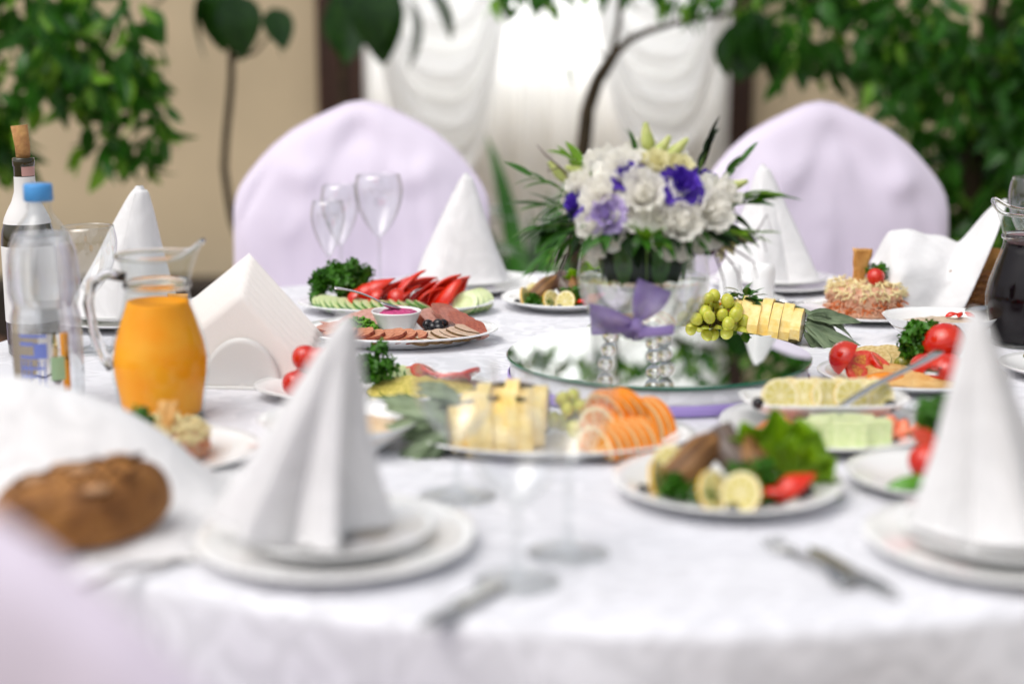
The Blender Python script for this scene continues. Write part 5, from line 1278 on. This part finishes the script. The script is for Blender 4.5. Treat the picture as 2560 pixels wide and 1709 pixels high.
def basket_cloth():
    # one cloth lining the basket, thrown over its edge and hanging to the table
    def fn(u, v):
        x = -.155 + .225*u
        ridge = .118 + .012*math.sin(u*5 + .5) + .075*sm(.62, 1.0, u) - .05*(1 - sm(0, .16, u))
        low = .002 + .012*sm(.45, 1, u)
        if v < .35:                                     # back, behind the ridge
            s_ = v/.35; z = ridge - .05*(1-s_)**1.5; y = .075 - .085*s_
        else:
            s_ = (v-.35)/.65; z = ridge*(1 - s_**1.35) + low*s_**1.35
            y = -.010 - .125*math.sin(s_*pi/2)**.7 - .02*s_*math.sin(u*7) + .012*nz(u*4, s_*3, 2)*math.sin(pi*s_)
            x -= .03*s_*(1-u) ; x -= .105*s_*u
        z += .010*nz(u*5, v*5, 6)*math.sin(pi*min(1, v*1.1))
        return (BX + x - .005, BY + y, TZ + max(.0018, z))
    o = MB().shell(fn, 60, 60, .0012).build('basket_cloth', m_nap); tag(o, 'white damask cloth thrown over the wicker basket', 'cloth')
basket_cloth()

# ------------------------------------------------------------------ brown bread in its cloth, by the covered chair
def bread_cloth():
    def fn(u, v):
        x = -.685 + .45*u; y = 1.27 + .31*v
        cx_, cy_ = x + .50, y - 1.475
        h = .108*math.exp(-(cx_/.115)**2 - (cy_/.055)**2)*(1 + .08*nz(x*9, y*9, 1)) + .050*math.exp(-((x+.385)/.075)**2 - ((y-1.46)/.05)**2)
        h += .014*math.exp(-((x+.40)/.16)**2 - ((y-1.36)/.10)**2)
        h *= sm(0, .14, v)*sm(0, .14, 1-v)*sm(0, .1, u)*sm(0, .22, 1-u)
        h += (.006*nz(x*14, y*14, 4) + .005*nz(x*30 + y*10, y*12, 7)) * sm(0, .1, v)*sm(0, .1, 1-v)*sm(0, .1, u)*sm(0, .1, 1-u)
        ex = -.02*(1-u)*v + .05*(u-.5)*(v-.4)
        d = math.hypot(x + ex - TC[0], y - TC[1]); z = TZ + .003 + max(0, h)
        if d > TR*.985: z -= min(.2, (d - TR*.985)*1.6)
        return (x + ex, y, z)
    o = MB().shell(fn, 90, 70, .0014).build('bread_cloth', m_nap); tag(o, 'white cloth heaped over the bread beside the covered chair', 'cloth')
bread_cloth()
def loaf():
    t = thing('brown_bread', 'scored brown bread lying on the white cloth beside the covered chair', 'bread', (-.388, 1.315, TZ + .036), (.12, -.06, .12))
    def de(p):
        k = 1 + .05*nz(p.x*2, p.y*2, p.z*2)
        return k
    def fn(u, v):
        a = 2*pi*u; X = -1 + 2*v; e = (max(0, 1 - abs(X)**5)) ** .5
        ca, sa = math.cos(a), math.sin(a)
        y = .050*e*math.copysign(abs(ca)**.8, ca)*(1 - .25*X); z = .036*e*math.copysign(abs(sa)**.75, sa)
        if z > 0: z *= 1 + .18*math.sin(X*2.2 + .6)
        else: z *= .75
        k = 1 + .07*nz(X*2, ca, sa) + .03*nz(X*7, ca*4, sa*4)
        return (.078*X + .012*ca*e, y*k, z*k)
    MB().grid(fn, 56, 72, cu=True).build('crust', m_bread, t)
    msc = mat('scored_crumb', '5a3512', .85)
    for row, y0 in enumerate((-.020, .010)):                    # two zigzag cuts along the top
        pts = []
        for k in range(12):
            X = -.72 + 1.4*k/11; yy = y0 + (.008 if k % 2 else -.008)
            pts.append((.078*X + .004, yy, .0372*(1 + .18*math.sin(X*2.2 + .6))*math.sqrt(max(.1, 1 - (yy/.052)**2))))
        MB().tube(pts, .0028, 6).build('score', msc, t)
    for k, (X, yy) in enumerate(((-.45, -.004), (.1, -.006), (.45, .024), (-.15, .026), (.3, -.034))):
        MB().ell((.078*X, yy, .0362*(1 + .18*math.sin(X*2.2 + .6))*math.sqrt(max(.1, 1 - (yy/.052)**2))), (.013, .007, .0032), 14, 6, lambda p, k=k: 1 + .3*nz(p.x*3 + k, p.y*3, 0)).build('floury_patch', m_bread2, t)
loaf()
